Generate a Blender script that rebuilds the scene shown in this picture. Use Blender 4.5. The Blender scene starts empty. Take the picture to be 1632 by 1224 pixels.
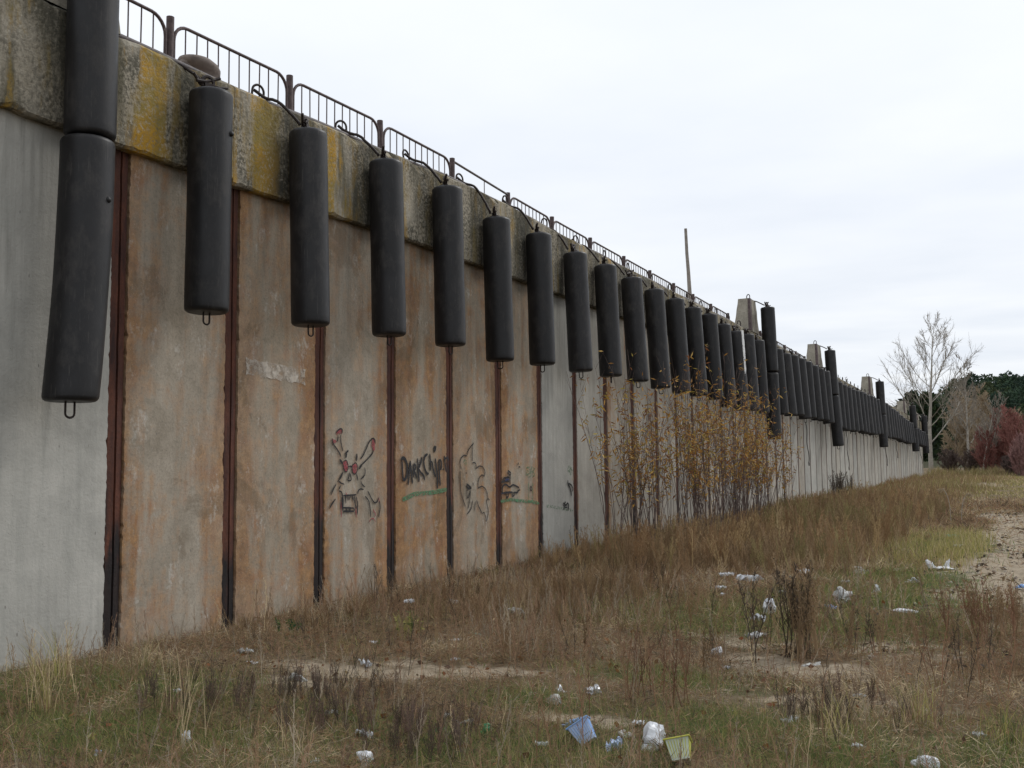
import bpy, bmesh, math, random
import numpy as np
from mathutils import Vector, Matrix

C = bpy.context.scene
COL = C.collection
rng = np.random.default_rng(7)
random.seed(7)

# ------------------------------------------------------------------ camera
CAM = (7.493, 0.0, 1.6)
YAW, PITCH, ROLL, FPX = 0.472630, 0.083216, -0.009988, 1632.8
f = Vector((-math.sin(YAW)*math.cos(PITCH), math.cos(YAW)*math.cos(PITCH), math.sin(PITCH)))
r = Vector((math.cos(YAW), math.sin(YAW), 0.0))
u = r.cross(f)
r2 = math.cos(ROLL)*r + math.sin(ROLL)*u
u2 = math.cos(ROLL)*u - math.sin(ROLL)*r
cd = bpy.data.cameras.new('camera')
cam = bpy.data.objects.new('camera', cd); COL.objects.link(cam)
M = Matrix.Identity(4)
for i in range(3):
    M[i][0] = r2[i]; M[i][1] = u2[i]; M[i][2] = -f[i]; M[i][3] = CAM[i]
cam.matrix_world = M
cd.sensor_width = 36.0; cd.sensor_fit = 'HORIZONTAL'
cd.lens = FPX/1632*36.0
cd.clip_start = 0.05; cd.clip_end = 6000
C.camera = cam

# ------------------------------------------------------------------ world / light
def nn(nt, typ, **kw):
    n = nt.nodes.new(typ)
    for k, v in kw.items():
        if k in n.inputs.keys(): n.inputs[k].default_value = v
        else: setattr(n, k, v)
    return n
SUN_EL, SUN_AZ = math.radians(42), math.radians(28)   # azimuth measured from +Y towards +X
W = bpy.data.worlds.new('World'); C.world = W; W.use_nodes = True
nt = W.node_tree; nt.nodes.clear(); L = nt.links.new
sky = nn(nt, 'ShaderNodeTexSky', sky_type='NISHITA', sun_disc=False, sun_elevation=SUN_EL, sun_rotation=SUN_AZ)
bg1 = nn(nt, 'ShaderNodeBackground', Strength=0.05); L(sky.outputs[0], bg1.inputs[0])
tc = nn(nt, 'ShaderNodeTexCoord')
sep = nn(nt, 'ShaderNodeSeparateXYZ'); L(tc.outputs['Generated'], sep.inputs[0])
mx = nn(nt, 'ShaderNodeMath', operation='MAXIMUM'); mx.inputs[1].default_value = 0.06; L(sep.outputs[2], mx.inputs[0])
cmb = nn(nt, 'ShaderNodeCombineXYZ')
for a in (0, 1):
    dv = nn(nt, 'ShaderNodeMath', operation='DIVIDE'); L(sep.outputs[a], dv.inputs[0]); L(mx.outputs[0], dv.inputs[1]); L(dv.outputs[0], cmb.inputs[a])
n1 = nn(nt, 'ShaderNodeTexNoise', Scale=0.55, Detail=5.0, Roughness=0.5); L(cmb.outputs[0], n1.inputs['Vector'])
rp = nn(nt, 'ShaderNodeValToRGB'); L(n1.outputs[0], rp.inputs[0])
rp.color_ramp.elements[0].position = .32; rp.color_ramp.elements[0].color = (.83, .88, .96, 1)
rp.color_ramp.elements[1].position = .66; rp.color_ramp.elements[1].color = (.97, 1.0, 1.04, 1)
el = nn(nt, 'ShaderNodeMapRange'); el.inputs[1].default_value = 0.0; el.inputs[2].default_value = 0.6
el.inputs[3].default_value = .82; el.inputs[4].default_value = .96; L(sep.outputs[2], el.inputs[0])
bg2 = nn(nt, 'ShaderNodeBackground'); L(rp.outputs[0], bg2.inputs[0]); L(el.outputs[0], bg2.inputs[1])
ad = nn(nt, 'ShaderNodeMixShader'); ad.inputs[0].default_value = .93
L(bg1.outputs[0], ad.inputs[1]); L(bg2.outputs[0], ad.inputs[2])
wo = nn(nt, 'ShaderNodeOutputWorld'); L(ad.outputs[0], wo.inputs[0])
sd = bpy.data.lights.new('sun', 'SUN'); sd.energy = 1.15; sd.angle = math.radians(16); sd.color = (1, .965, .92)
sun = bpy.data.objects.new('sun', sd); COL.objects.link(sun)
sv = Vector((math.sin(SUN_AZ)*math.cos(SUN_EL), math.cos(SUN_AZ)*math.cos(SUN_EL), math.sin(SUN_EL)))
sun.rotation_euler = sv.to_track_quat('Z', 'Y').to_euler()
sun.location = (30, 30, 60)
C.view_settings.view_transform = 'Standard'
C.view_settings.look = 'None'
C.view_settings.gamma = 1
C.view_settings.use_curve_mapping = False
C.view_settings.exposure = 0.27

# ------------------------------------------------------------------ node helpers
class NT:
    def __init__(s, name, rough=.9, spec=.3):
        s.mat = bpy.data.materials.new(name); s.mat.use_nodes = True
        s.t = s.mat.node_tree; s.t.nodes.clear()
        s.o = s.t.nodes.new('ShaderNodeOutputMaterial')
        s.b = s.t.nodes.new('ShaderNodeBsdfPrincipled')
        s.b.inputs['Roughness'].default_value = rough
        s.b.inputs['Specular IOR Level'].default_value = spec
        s.t.links.new(s.b.outputs[0], s.o.inputs[0])
        s.tc = s.t.nodes.new('ShaderNodeTexCoord')
    def l(s, a, b): s.t.links.new(a, b)
    def map(s, scale=(1, 1, 1), src=None, off=None):
        m = s.t.nodes.new('ShaderNodeMapping'); m.inputs['Scale'].default_value = scale
        s.l(src if src else s.tc.outputs['Object'], m.inputs[0])
        if off is not None: s.l(off, m.inputs['Location'])
        return m.outputs[0]
    def noise(s, vec, scale, detail=4, rough=.55, dist=0):
        n = s.t.nodes.new('ShaderNodeTexNoise'); s.l(vec, n.inputs['Vector'])
        n.inputs['Scale'].default_value = scale; n.inputs['Detail'].default_value = detail
        n.inputs['Roughness'].default_value = rough; n.inputs['Distortion'].default_value = dist
        return n.outputs[0]
    def vor(s, vec, scale, feat='F1'):
        n = s.t.nodes.new('ShaderNodeTexVoronoi'); n.feature = feat; s.l(vec, n.inputs['Vector']); n.inputs['Scale'].default_value = scale
        return n.outputs['Distance']
    def ramp(s, fac, *st):
        n = s.t.nodes.new('ShaderNodeValToRGB'); e = n.color_ramp.elements
        while len(e) < len(st): e.new(.5)
        for el_, (p, c) in zip(e, st):
            el_.position = p; el_.color = (c, c, c, 1) if isinstance(c, (int, float)) else (*c, 1)
        s.l(fac, n.inputs[0]); return n.outputs[0]
    def mix(s, fac, a, b, mode='MIX'):
        n = s.t.nodes.new('ShaderNodeMix'); n.data_type = 'RGBA'; n.blend_type = mode
        for k, v in ((0, fac), (6, a), (7, b)):
            if isinstance(v, (int, float)): n.inputs[k].default_value = v if k == 0 else (v, v, v, 1)
            elif isinstance(v, tuple): n.inputs[k].default_value = (*v, 1)
            else: s.l(v, n.inputs[k])
        return n.outputs[2]
    def m(s, op, a, b=None, c=None):
        n = s.t.nodes.new('ShaderNodeMath'); n.operation = op
        for k, v in ((0, a), (1, b), (2, c)):
            if v is None: continue
            if isinstance(v, (int, float)): n.inputs[k].default_value = v
            else: s.l(v, n.inputs[k])
        return n.outputs[0]
    def sepc(s, c):
        n = s.t.nodes.new('ShaderNodeSeparateXYZ'); s.l(c, n.inputs[0]); return n.outputs
    def comb(s, x, y, z):
        n = s.t.nodes.new('ShaderNodeCombineXYZ')
        for k, v in enumerate((x, y, z)):
            if isinstance(v, (int, float)): n.inputs[k].default_value = v
            else: s.l(v, n.inputs[k])
        return n.outputs[0]
    def objcol(s):
        n = s.t.nodes.new('ShaderNodeObjectInfo'); return s.sepc(n.outputs['Color']), n.outputs['Random']
    def attr(s, name):
        n = s.t.nodes.new('ShaderNodeAttribute'); n.attribute_name = name; return n
    def bump(s, h, strength=.5, dist=.01):
        n = s.t.nodes.new('ShaderNodeBump'); n.inputs['Strength'].default_value = strength; n.inputs['Distance'].default_value = dist
        s.l(h, n.inputs['Height']); s.l(n.outputs[0], s.b.inputs['Normal'])
    def col(s, c):
        if isinstance(c, tuple): s.b.inputs['Base Color'].default_value = (*c, 1)
        else: s.l(c, s.b.inputs['Base Color'])
        return s.mat

# ---- concrete panels: object colour = (rust, seed, tone)
n = NT('panel_concrete', .93, .2)
oc, rnd = n.objcol()
off = n.comb(0, n.m('MULTIPLY', oc[1], 57.0), n.m('MULTIPLY', oc[1], 31.0))
base = n.map(off=off)
st = n.noise(n.map((1, 3.2, .45), off=off), 1.3, 5, .6, .3)
st2 = n.noise(n.map((1, 7.0, .5), off=off), 1.6, 5, .65)
blot = n.noise(base, 1.9, 6, .62, .4)
fine = n.noise(base, 38, 3, .6)
mid = n.noise(base, 9, 5, .65)
obj = n.sepc(n.tc.outputs['Object'])
edge = n.m('POWER', n.m('MULTIPLY', n.m('ABSOLUTE', obj[1]), 1.45), 2.5)
rmask = n.m('ADD', n.m('MULTIPLY', st, .55), n.m('MULTIPLY', blot, .45))
rmask = n.m('ADD', rmask, n.m('MULTIPLY', edge, .20))
rmask = n.m('ADD', rmask, n.m('MULTIPLY', n.m('SUBTRACT', oc[0], 1.0), .33))
rm = n.ramp(n.m('ADD', rmask, n.m('MULTIPLY', n.m('SUBTRACT', mid, .5), .25)), (.42, 0), (.58, 1))
gray = n.mix(n.ramp(blot, (.3, 0), (.7, 1)), (.325, .318, .288), (.455, .442, .40))
gray = n.mix(n.ramp(st2, (.45, 0), (.75, .5)), gray, (.25, .255, .23))
beige = n.mix(n.ramp(n.m('ADD', n.m('MULTIPLY', mid, .45), n.m('MULTIPLY', blot, .55)), (.36, 0), (.62, 1)), (.23, .175, .11), (.42, .345, .255))
gray = n.mix(n.m('MULTIPLY', oc[0], .8), gray, beige)
rust = n.mix(n.ramp(mid, (.35, 0), (.68, 1)), (.22, .11, .043), (.40, .22, .092))
rust = n.mix(n.ramp(n.noise(base, 4.3, 4), (.45, 0), (.65, .6)), rust, (.25, .10, .045))
big = n.ramp(n.noise(base, .75, 3, .5), (.36, .6), (.56, 1))
c = n.mix(n.m('MULTIPLY', n.m('MULTIPLY', rm, .88), big), gray, rust)
clb = n.ramp(n.noise(n.map((1, 1, .7), off=off), 1.15, 6, .7, .6), (.56, 0), (.61, .45))
c = n.mix(n.m('MULTIPLY', clb, oc[0]), c, (.14, .095, .055))
# pale lime bloom in patches
bl = n.ramp(n.m('ADD', n.m('MULTIPLY', n.noise(n.map((1, 1.5, .8), off=off), 2.7, 7, .72), .8), n.m('MULTIPLY', n.noise(base, 24, 3), .2)), (.56, 0), (.68, .75))
c = n.mix(n.m('MULTIPLY', bl, n.m('MINIMUM', n.m('ADD', oc[0], .1), 1.0)), c, (.56, .53, .48))
# dark streaks and blotches, growing stronger towards the panel top
toprm = n.ramp(n.m('ADD', n.m('MULTIPLY', obj[2], .5), n.m('MULTIPLY', st2, .7)), (.0, 0), (1, 1))
topdk = n.ramp(n.m('SUBTRACT', n.m('ADD', n.m('MULTIPLY', obj[2], .05), n.m('ADD', n.m('MULTIPLY', st2, .5), n.m('MULTIPLY', blot, .5))), 0.0), (.66, 0), (.92, .45))
c = n.mix(topdk, c, (.10, .095, .08))
c = n.mix(n.m('MULTIPLY', n.ramp(fine, (.3, .0), (.50, 0), (.72, .4)), n.m('MINIMUM', n.m('ADD', oc[0], .15), 1.0)), c, (.13, .11, .09))
pits = n.ramp(n.vor(base, 23), (.02, 1), (.09, 0))
c = n.mix(n.m('MULTIPLY', pits, .5), c, (.07, .06, .05))
mk = n.ramp(n.vor(n.map((1, 5.0, 1.6), off=off), 1.6), (.03, .8), (.05, 0))
c = n.mix(mk, c, (.13, .12, .11))
sp = n.ramp(n.noise(base, 90, 2), (.62, 0), (.74, .5))
c = n.mix(n.m('MULTIPLY', sp, n.m('MINIMUM', n.m('ADD', oc[0], .05), 1.0)), c, (.55, .50, .44))
c = n.mix(1.0, c, n.comb(oc[2], oc[2], oc[2]), 'MULTIPLY')
n.bump(n.m('ADD', n.m('MULTIPLY', fine, .5), n.m('ADD', mid, n.m('MULTIPLY', pits, -.6))), .55, .012)
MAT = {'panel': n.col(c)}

# ---- coping: object colour = (lichen, seed, tone)
n = NT('coping_concrete', .95, .2)
oc, rnd = n.objcol()
off = n.comb(0, n.m('MULTIPLY', oc[1], 41.0), n.m('MULTIPLY', oc[1], 23.0))
base = n.map(off=off)
a = n.noise(base, 2.2, 6, .65); b = n.noise(base, 26, 4, .7); d = n.noise(n.map((1, 2.4, .35), off=off), 2.0, 5, .6, .2)
c = n.mix(n.ramp(a, (.3, 0), (.7, 1)), (.27, .235, .175), (.46, .42, .34))
alg = n.ramp(n.m('ADD', n.m('MULTIPLY', b, .6), n.m('MULTIPLY', a, .4)), (.44, 0), (.56, .85))
c = n.mix(n.m('MULTIPLY', alg, n.ramp(n.noise(base, 1.3, 4), (.36, .15), (.54, 1))), c, (.055, .052, .038))
dk = n.ramp(d, (.46, 0), (.62, .8))
c = n.mix(dk, c, (.075, .068, .042))
d2 = n.noise(n.map((1, 2.6, .22), off=off), 1.7, 4, .55, .2)
geo = n.t.nodes.new('ShaderNodeNewGeometry'); wy = n.sepc(geo.outputs['Position'])[1]
wy = n.m('ADD', wy, n.m('MULTIPLY', n.m('SUBTRACT', n.noise(n.map((1, 1, 1)), 2.2, 4), .5), .35))
bands = [(6.66, 0), (6.80, .9), (7.02, 1), (7.14, .2), (7.5, .32), (7.95, .2), (8.05, .8), (8.16, .1), (8.30, .15), (8.38, 1), (8.74, 1), (8.84, .15), (9.55, .1), (9.70, .8), (9.86, .35), (10.0, .1), (10.12, .7), (10.25, .1), (11.4, .1), (12.0, .25), (13.0, .15), (18, .2), (26, .1)]
lm = n.ramp(n.m('DIVIDE', n.m('SUBTRACT', wy, 6.0), 20.0), *[((p_-6.0)/20.0, v_) for p_, v_ in bands])
d3 = n.noise(n.map((1, 3.4, .8), off=off), 3.0, 5, .7)
lm = n.ramp(n.m('ADD', n.m('MULTIPLY', lm, .34), n.m('ADD', n.m('MULTIPLY', d2, .7), n.m('MULTIPLY', d3, .75))), (.78, 0), (.98, 1))
lm = n.m('MULTIPLY', lm, n.ramp(b, (.36, .25), (.52, .9)))
c = n.mix(lm, c, n.mix(n.ramp(a, (.4, 0), (.62, 1)), (.24, .175, .04), (.44, .25, .03)))
c = n.mix(n.ramp(n.vor(base, 30), (.03, .8), (.10, 0)), c, (.05, .045, .035))
fr = n.m('MULTIPLY', n.m('ABSOLUTE', n.m('SUBTRACT', n.m('FRACT', n.m('DIVIDE', n.m('SUBTRACT', wy, 5.22), 1.5)), .5)), 1.5)
rub = n.m('MULTIPLY', n.ramp(fr, (.16, 1), (.48, 0)), n.ramp(n.m('ADD', n.m('MULTIPLY', a, .5), n.m('MULTIPLY', b, .5)), (.36, 0), (.55, .85)))
c = n.mix(rub, c, (.055, .052, .040))
c = n.mix(1.0, c, n.comb(oc[2], oc[2], oc[2]), 'MULTIPLY')
n.bump(n.m('ADD', b, n.m('MULTIPLY', a, 2.0)), .7, .02)
MAT['coping'] = n.col(c)

# ---- plain concrete (blocks, backing, platform)
n = NT('block_concrete', .95, .2)
base = n.map(); a = n.noise(base, 3, 6, .65); b = n.noise(base, 22, 4, .7); d = n.noise(n.map((3, 3, .4)), 2, 5)
c = n.mix(n.ramp(a, (.3, 0), (.7, 1)), (.23, .21, .17), (.37, .34, .28))
c = n.mix(n.ramp(d, (.5, 0), (.7, .7)), c, (.11, .10, .08))
c = n.mix(n.ramp(b, (.5, 0), (.7, .5)), c, (.08, .07, .055))
n.bump(b, .5, .015); MAT['block'] = n.col(c)

# ---- rusty pile joint steel
n = NT('joint_steel', .75, .35)
oc, rnd = n.objcol(); off = n.comb(0, n.m('MULTIPLY', oc[1], 41.0), n.m('MULTIPLY', oc[1], 23.0))
geo = n.t.nodes.new('ShaderNodeNewGeometry')
z = n.sepc(geo.outputs['Position'])[2]
a = n.noise(n.map((4, 4, .8), off=off), 2.4, 6, .65); b = n.noise(n.map(off=off), 30, 4, .7)
red = n.mix(n.ramp(a, (.35, 0), (.65, 1)), (.036, .014, .011), (.115, .038, .020))
drk = n.mix(n.ramp(a, (.35, 0), (.7, 1)), (.010, .008, .008), (.030, .017, .014))
zz = n.m('ADD', n.m('MULTIPLY', z, .5), n.m('MULTIPLY', a, 1.2))
c = n.mix(n.ramp(n.m('SUBTRACT', zz, n.m('MULTIPLY', oc[0], .5)), (.78, 0), (1.06, 1)), drk, red)
c = n.mix(n.ramp(b, (.5, 0), (.75, .5)), c, (.02, .013, .012))
n.bump(b, .6, .01); MAT['steel'] = n.col(c)

# ---- rubber fender
n = NT('fender_rubber', .62, .32)
oi = n.t.nodes.new('ShaderNodeObjectInfo')
off = n.comb(n.m('MULTIPLY', oi.outputs['Random'], 13.0), n.m('MULTIPLY', oi.outputs['Random'], 29.0), 0)
base = n.map(off=off); a = n.noise(base, 2.0, 5, .6); b = n.noise(n.map((1.3, 1.3, .7), off=off), 4, 7, .72); fi = n.noise(base, 60, 3)
c = n.mix(n.ramp(a, (.3, 0), (.7, 1)), (.0075, .0072, .0078), (.015, .0145, .0155))
c = n.mix(n.ramp(b, (.50, 0), (.66, .75)), c, (.040, .037, .035))
sc = n.ramp(n.noise(n.map((14, 14, .9), off=off), 3.0, 4, .7), (.60, 0), (.70, .6))
c = n.mix(sc, c, (.055, .050, .047))
kv = n.m('ADD', n.m('MULTIPLY', n.m('FRACT', n.m('MULTIPLY', oi.outputs['Random'], 7.3)), .55), .75)
c = n.mix(1.0, c, n.comb(kv, kv, kv), 'MULTIPLY')
c = n.mix(n.ramp(n.vor(base, 4.0), (.02, .5), (.06, 0)), c, (.008, .008, .008))
n.l(n.ramp(b, (.3, .38), (.7, .62)), n.b.inputs['Roughness'])
n.bump(n.m('ADD', n.m('MULTIPLY', fi, .3), a), .25, .01); MAT['rubber'] = n.col(c)

def simple(name, c1, c2, scale=12, rough=.8, spec=.3, bump=.3, metal=0, alpha=None):
    n = NT(name, rough, spec); base = n.map(); a = n.noise(base, scale, 5, .65)
    n.b.inputs['Metallic'].default_value = metal
    n.bump(a, bump, .01)
    if alpha: n.l(n.ramp(n.noise(base, alpha[2], 4, .65), (alpha[0], 0), (alpha[1], 1)), n.b.inputs['Alpha'])
    MAT[name] = n.col(n.mix(n.ramp(a, (.32, 0), (.68, 1)), c1, c2)); return MAT[name]
simple('rail_paint', (.045, .030, .030), (.115, .082, .078), 18, .6)
simple('rail_top', (.06, .058, .062), (.13, .105, .10), 14, .6)
simple('dark_iron', (.013, .010, .010), (.04, .026, .020), 30, .6)
simple('rusty_iron', (.05, .022, .015), (.13, .06, .035), 20, .75)
simple('bollard_iron', (.11, .088, .078), (.23, .185, .155), 7, .7)
simple('wood_grey', (.17, .15, .13), (.30, .27, .24), 10, .9)
simple('white_paint', (.55, .56, .56), (.78, .78, .76), 14, .7, alpha=(.36, .42, 9))
simple('pale_mortar', (.42, .36, .29), (.60, .55, .48), 9, .9, alpha=(.36, .60, 7))
simple('paint_black', (.012, .012, .014), (.035, .033, .035), 40, .8, alpha=(.28, .42, 70))
simple('paint_haze', (.03, .03, .033), (.06, .06, .06), 40, .9, alpha=(.56, .72, 110))
simple('paint_red', (.24, .035, .045), (.34, .09, .095), 20, .8, alpha=(.36, .52, 60))
simple('paint_blue', (.02, .03, .08), (.05, .06, .12), 20, .8, alpha=(.3, .45, 60))
simple('paint_green', (.06, .18, .085), (.11, .22, .12), 20, .8, alpha=(.38, .56, 40))
simple('paint_pale_green', (.08, .20, .10), (.14, .24, .14), 20, .8, alpha=(.46, .68, 26))
simple('bark_pale', (.26, .235, .20), (.44, .41, .35), 6, .9)
simple('bark_brown', (.10, .08, .06), (.24, .20, .155), 6, .9)
simple('twig_pale', (.20, .175, .145), (.32, .285, .235), 3, .9)
simple('twig_tan', (.26, .20, .13), (.40, .32, .22), 1.2, .9)
simple('twig_red', (.21, .084, .070), (.31, .145, .12), .9, .9)
simple('twig_plum', (.23, .125, .115), (.34, .20, .18), .9, .9)
simple('willow_bark', (.07, .05, .045), (.18, .13, .11), 9, .8)
simple('plastic_white', (.50, .52, .55), (.74, .75, .76), 9, .35, .5)
simple('plastic_dirty', (.28, .28, .26), (.50, .50, .48), 9, .45, .5)
simple('plastic_blue', (.16, .30, .58), (.30, .45, .70), 9, .4, .5)
simple('plastic_paleblue', (.30, .40, .60), (.48, .57, .74), 16, .4, .5)
simple('plastic_teal', (.05, .25, .22), (.10, .36, .30), 9, .4, .5)
simple('plastic_green', (.03, .19, .08), (.07, .28, .13), 9, .35, .5)
simple('plastic_yellow', (.38, .38, .04), (.52, .50, .10), 9, .4, .5)
simple('plastic_cream', (.38, .43, .33), (.52, .56, .45), 9, .4, .5)
simple('plastic_brown', (.10, .03, .015), (.18, .05, .02), 9, .4, .5)
simple('plastic_orange', (.50, .14, .05), (.60, .22, .10), 9, .4, .5)
simple('foil', (.55, .56, .58), (.85, .86, .88), 7, .25, .5, metal=.6)

# ---- vegetation: pigment per blade in the 'tint' attribute
def veg(name, trans=.25, rough=.8):
    n = NT(name, rough, .2); at = n.attr('tint'); n.col(at.outputs['Color'])
    tr = n.t.nodes.new('ShaderNodeBsdfTranslucent'); n.l(at.outputs['Color'], tr.inputs[0])
    ms = n.t.nodes.new('ShaderNodeMixShader'); ms.inputs[0].default_value = trans
    n.l(n.b.outputs[0], ms.inputs[1]); n.l(tr.outputs[0], ms.inputs[2]); n.l(ms.outputs[0], n.o.inputs[0])
    MAT[name] = n.mat
veg('blade'); veg('stalk', 0.05, .9); veg('leaf', .3, .65); veg('needle', .08, .9)

# ---- ground
n = NT('ground_soil', .97, .1)
g = n.tc.outputs['Object']
a = n.noise(g, .9, 6, .6); b = n.noise(g, 7, 6, .7); fi = n.noise(g, 55, 4, .7); gg = n.noise(g, 2.6, 5, .6)
at = n.attr('cover').outputs['Vector']; cv = n.sepc(at)
soil = n.mix(n.ramp(b, (.3, 0), (.7, 1)), (.12, .088, .055), (.27, .21, .135))
soil = n.mix(n.ramp(fi, (.4, 0), (.7, .7)), soil, (.05, .038, .026))
sand = n.mix(n.ramp(b, (.3, 0), (.7, 1)), (.30, .245, .175), (.44, .37, .275))
sand = n.mix(n.ramp(fi, (.5, 0), (.72, .6)), sand, (.15, .11, .075))
sand = n.mix(n.ramp(gg, (.52, 0), (.66, .5)), sand, (.16, .125, .085))
moss = n.mix(n.ramp(b, (.3, 0), (.7, 1)), (.045, .055, .018), (.10, .11, .04))
c = n.mix(n.ramp(n.m('ADD', cv[0], n.m('ADD', n.m('MULTIPLY', n.m('SUBTRACT', b, .5), 1.6), n.m('MULTIPLY', n.m('SUBTRACT', fi, .5), .9))), (.35, 0), (.85, .9)), soil, sand)
c = n.mix(n.ramp(n.m('ADD', cv[1], n.m('MULTIPLY', n.m('SUBTRACT', gg, .5), 1.4)), (.4, 0), (.75, .9)), c, moss)
n.bump(n.m('ADD', n.m('MULTIPLY', b, 2.0), fi), .8, .02)
MAT['ground'] = n.col(c)
n = NT('hill_soil', .97, .1); b = n.noise(n.map(), .2, 5)
MAT['hill'] = n.col(n.mix(b, (.03, .035, .018), (.07, .065, .04)))

# ------------------------------------------------------------------ mesh helpers
def mk_mesh(name, V, faces, tint=None, smooth=False, extra=None):
    me = bpy.data.meshes.new(name)
    V = np.asarray(V, np.float32); me.vertices.add(len(V)); me.vertices.foreach_set('co', V.ravel())
    faces = [np.asarray(F, np.int32) for F in faces if len(F)]
    nl = sum(F.size for F in faces); npoly = sum(len(F) for F in faces)
    me.loops.add(nl); me.polygons.add(npoly)
    me.loops.foreach_set('vertex_index', np.concatenate([F.ravel() for F in faces]))
    tot = np.concatenate([np.full(len(F), F.shape[1], np.int32) for F in faces])
    st_ = np.concatenate([[0], np.cumsum(tot)[:-1]]).astype(np.int32)
    me.polygons.foreach_set('loop_start', st_)
    try: me.polygons.foreach_set('loop_total', tot)
    except Exception: pass
    me.polygons.foreach_set('use_smooth', np.full(npoly, smooth, bool))
    me.update(calc_edges=True)
    if tint is not None:
        at_ = me.attributes.new('tint', 'FLOAT_COLOR', 'POINT')
        t4 = np.ones((len(V), 4), np.float32); t4[:, :3] = tint; at_.data.foreach_set('color', t4.ravel())
    if extra:
        for k, arr in extra.items():
            at_ = me.attributes.new(k, 'FLOAT_VECTOR', 'POINT'); at_.data.foreach_set('vector', np.asarray(arr, np.float32).ravel())
    return me
def link(name, me, mat, parent=None, loc=(0, 0, 0), rot=(0, 0, 0), scale=(1, 1, 1), color=None):
    o = bpy.data.objects.new(name, me)
    if mat and len(me.materials) == 0: me.materials.append(MAT[mat])
    COL.objects.link(o)
    if parent: o.parent = parent
    o.location = loc; o.rotation_euler = rot; o.scale = scale
    if color: o.color = (*color, 1)
    return o
def tag(o, label=None, cat=None, group=None, kind=None):
    for k, v in (('label', label), ('category', cat), ('group', group), ('kind', kind)):
        if v: o[k] = v
    return o
def empty(name, loc, rot=(0, 0, 0)):
    o = bpy.data.objects.new(name, None); COL.objects.link(o); o.location = loc; o.rotation_euler = rot
    o.empty_display_size = .1
    return o
def box(x0, x1, y0, y1, z0, z1):
    V = [(x, y, z) for x in (x0, x1) for y in (y0, y1) for z in (z0, z1)]
    return np.array(V), np.array([(0, 1, 3, 2), (4, 6, 7, 5), (0, 4, 5, 1), (2, 3, 7, 6), (0, 2, 6, 4), (1, 5, 7, 3)])
class MB:
    def __init__(s): s.V = []; s.F = []; s.n = 0
    def add(s, V, F):
        s.V.append(np.asarray(V, float)); s.F.append(np.asarray(F)+s.n); s.n += len(V); return s
    def box(s, *a): return s.add(*box(*a))
    def tube(s, pts, rad, n=8, cap=True):
        P = np.array(pts, float); k = len(P); rr = np.full(k, rad) if np.isscalar(rad) else np.array(rad)
        T = np.gradient(P, axis=0); T /= np.linalg.norm(T, axis=1)[:, None]+1e-9
        up = np.array([0, 0, 1.]) if abs(T[0, 2]) < .9 else np.array([1., 0, 0])
        A = np.cross(T[0], up); A /= np.linalg.norm(A); vs = []
        for i in range(k):
            A = A-T[i]*(A@T[i]); A /= np.linalg.norm(A)+1e-9; B = np.cross(T[i], A)
            an = np.arange(n)*2*np.pi/n
            vs.append(P[i]+rr[i]*(np.cos(an)[:, None]*A+np.sin(an)[:, None]*B))
        V = np.concatenate(vs); F = [(i*n+j, i*n+(j+1) % n, (i+1)*n+(j+1) % n, (i+1)*n+j) for i in range(k-1) for j in range(n)]
        s.add(V, F)
        if cap:
            for idx, c_ in ((0, P[0]), (k-1, P[-1])):
                R_ = V[idx*n:(idx+1)*n]; F2 = []
                VV = np.vstack([R_, c_[None]]); 
                for j in range(0, n, 2): F2.append((j, (j+1) % n, (j+2) % n, n) if idx else (n, (j+2) % n, (j+1) % n, j))
                s.add(VV, F2)
        return s
    def lathe(s, prof, n=24, bend=None):
        k = len(prof); an = np.arange(n)*2*np.pi/n; vs = []
        for rr, z in prof:
            c_ = np.zeros((n, 3)); c_[:, 0] = rr*np.cos(an); c_[:, 1] = rr*np.sin(an); c_[:, 2] = z
            if bend: c_[:, :2] += np.array(bend(z))
            vs.append(c_)
        s.add(np.concatenate(vs), [(i*n+j, i*n+(j+1) % n, (i+1)*n+(j+1) % n, (i+1)*n+j) for i in range(k-1) for j in range(n)])
        return s
    def mesh(s, name, smooth=False):
        V = np.concatenate(s.V); Fs = {}
        for F in s.F:
            for row in ([F] if F.ndim == 1 else F): Fs.setdefault(len(row), []).append(row)
        return mk_mesh(name, V, [np.array(v) for v in Fs.values()], smooth=smooth)
def noise2(x, y, seed=0):
    x = np.asarray(x, float); y = np.asarray(y, float); xi = np.floor(x); yi = np.floor(y); fx = x-xi; fy = y-yi
    def h(a, b):
        v = np.sin(a*127.1+b*311.7+seed*74.7)*43758.5453; return v-np.floor(v)
    sx = fx*fx*(3-2*fx); sy = fy*fy*(3-2*fy)
    return (h(xi, yi)*(1-sx)+h(xi+1, yi)*sx)*(1-sy)+(h(xi, yi+1)*(1-sx)+h(xi+1, yi+1)*sx)*sy
def fbm(x, y, seed=0, o=4):
    v = 0; a_ = .5; t = 0
    for i in range(o): v = v+a_*noise2(x*2**i, y*2**i, seed+i*3); t += a_; a_ *= .5
    return v/t
def ell(x, y, cx, cy, rx, ry): return np.clip(1.35-np.sqrt(((x-cx)/rx)**2+((y-cy)/ry)**2), 0, 1)

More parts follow.
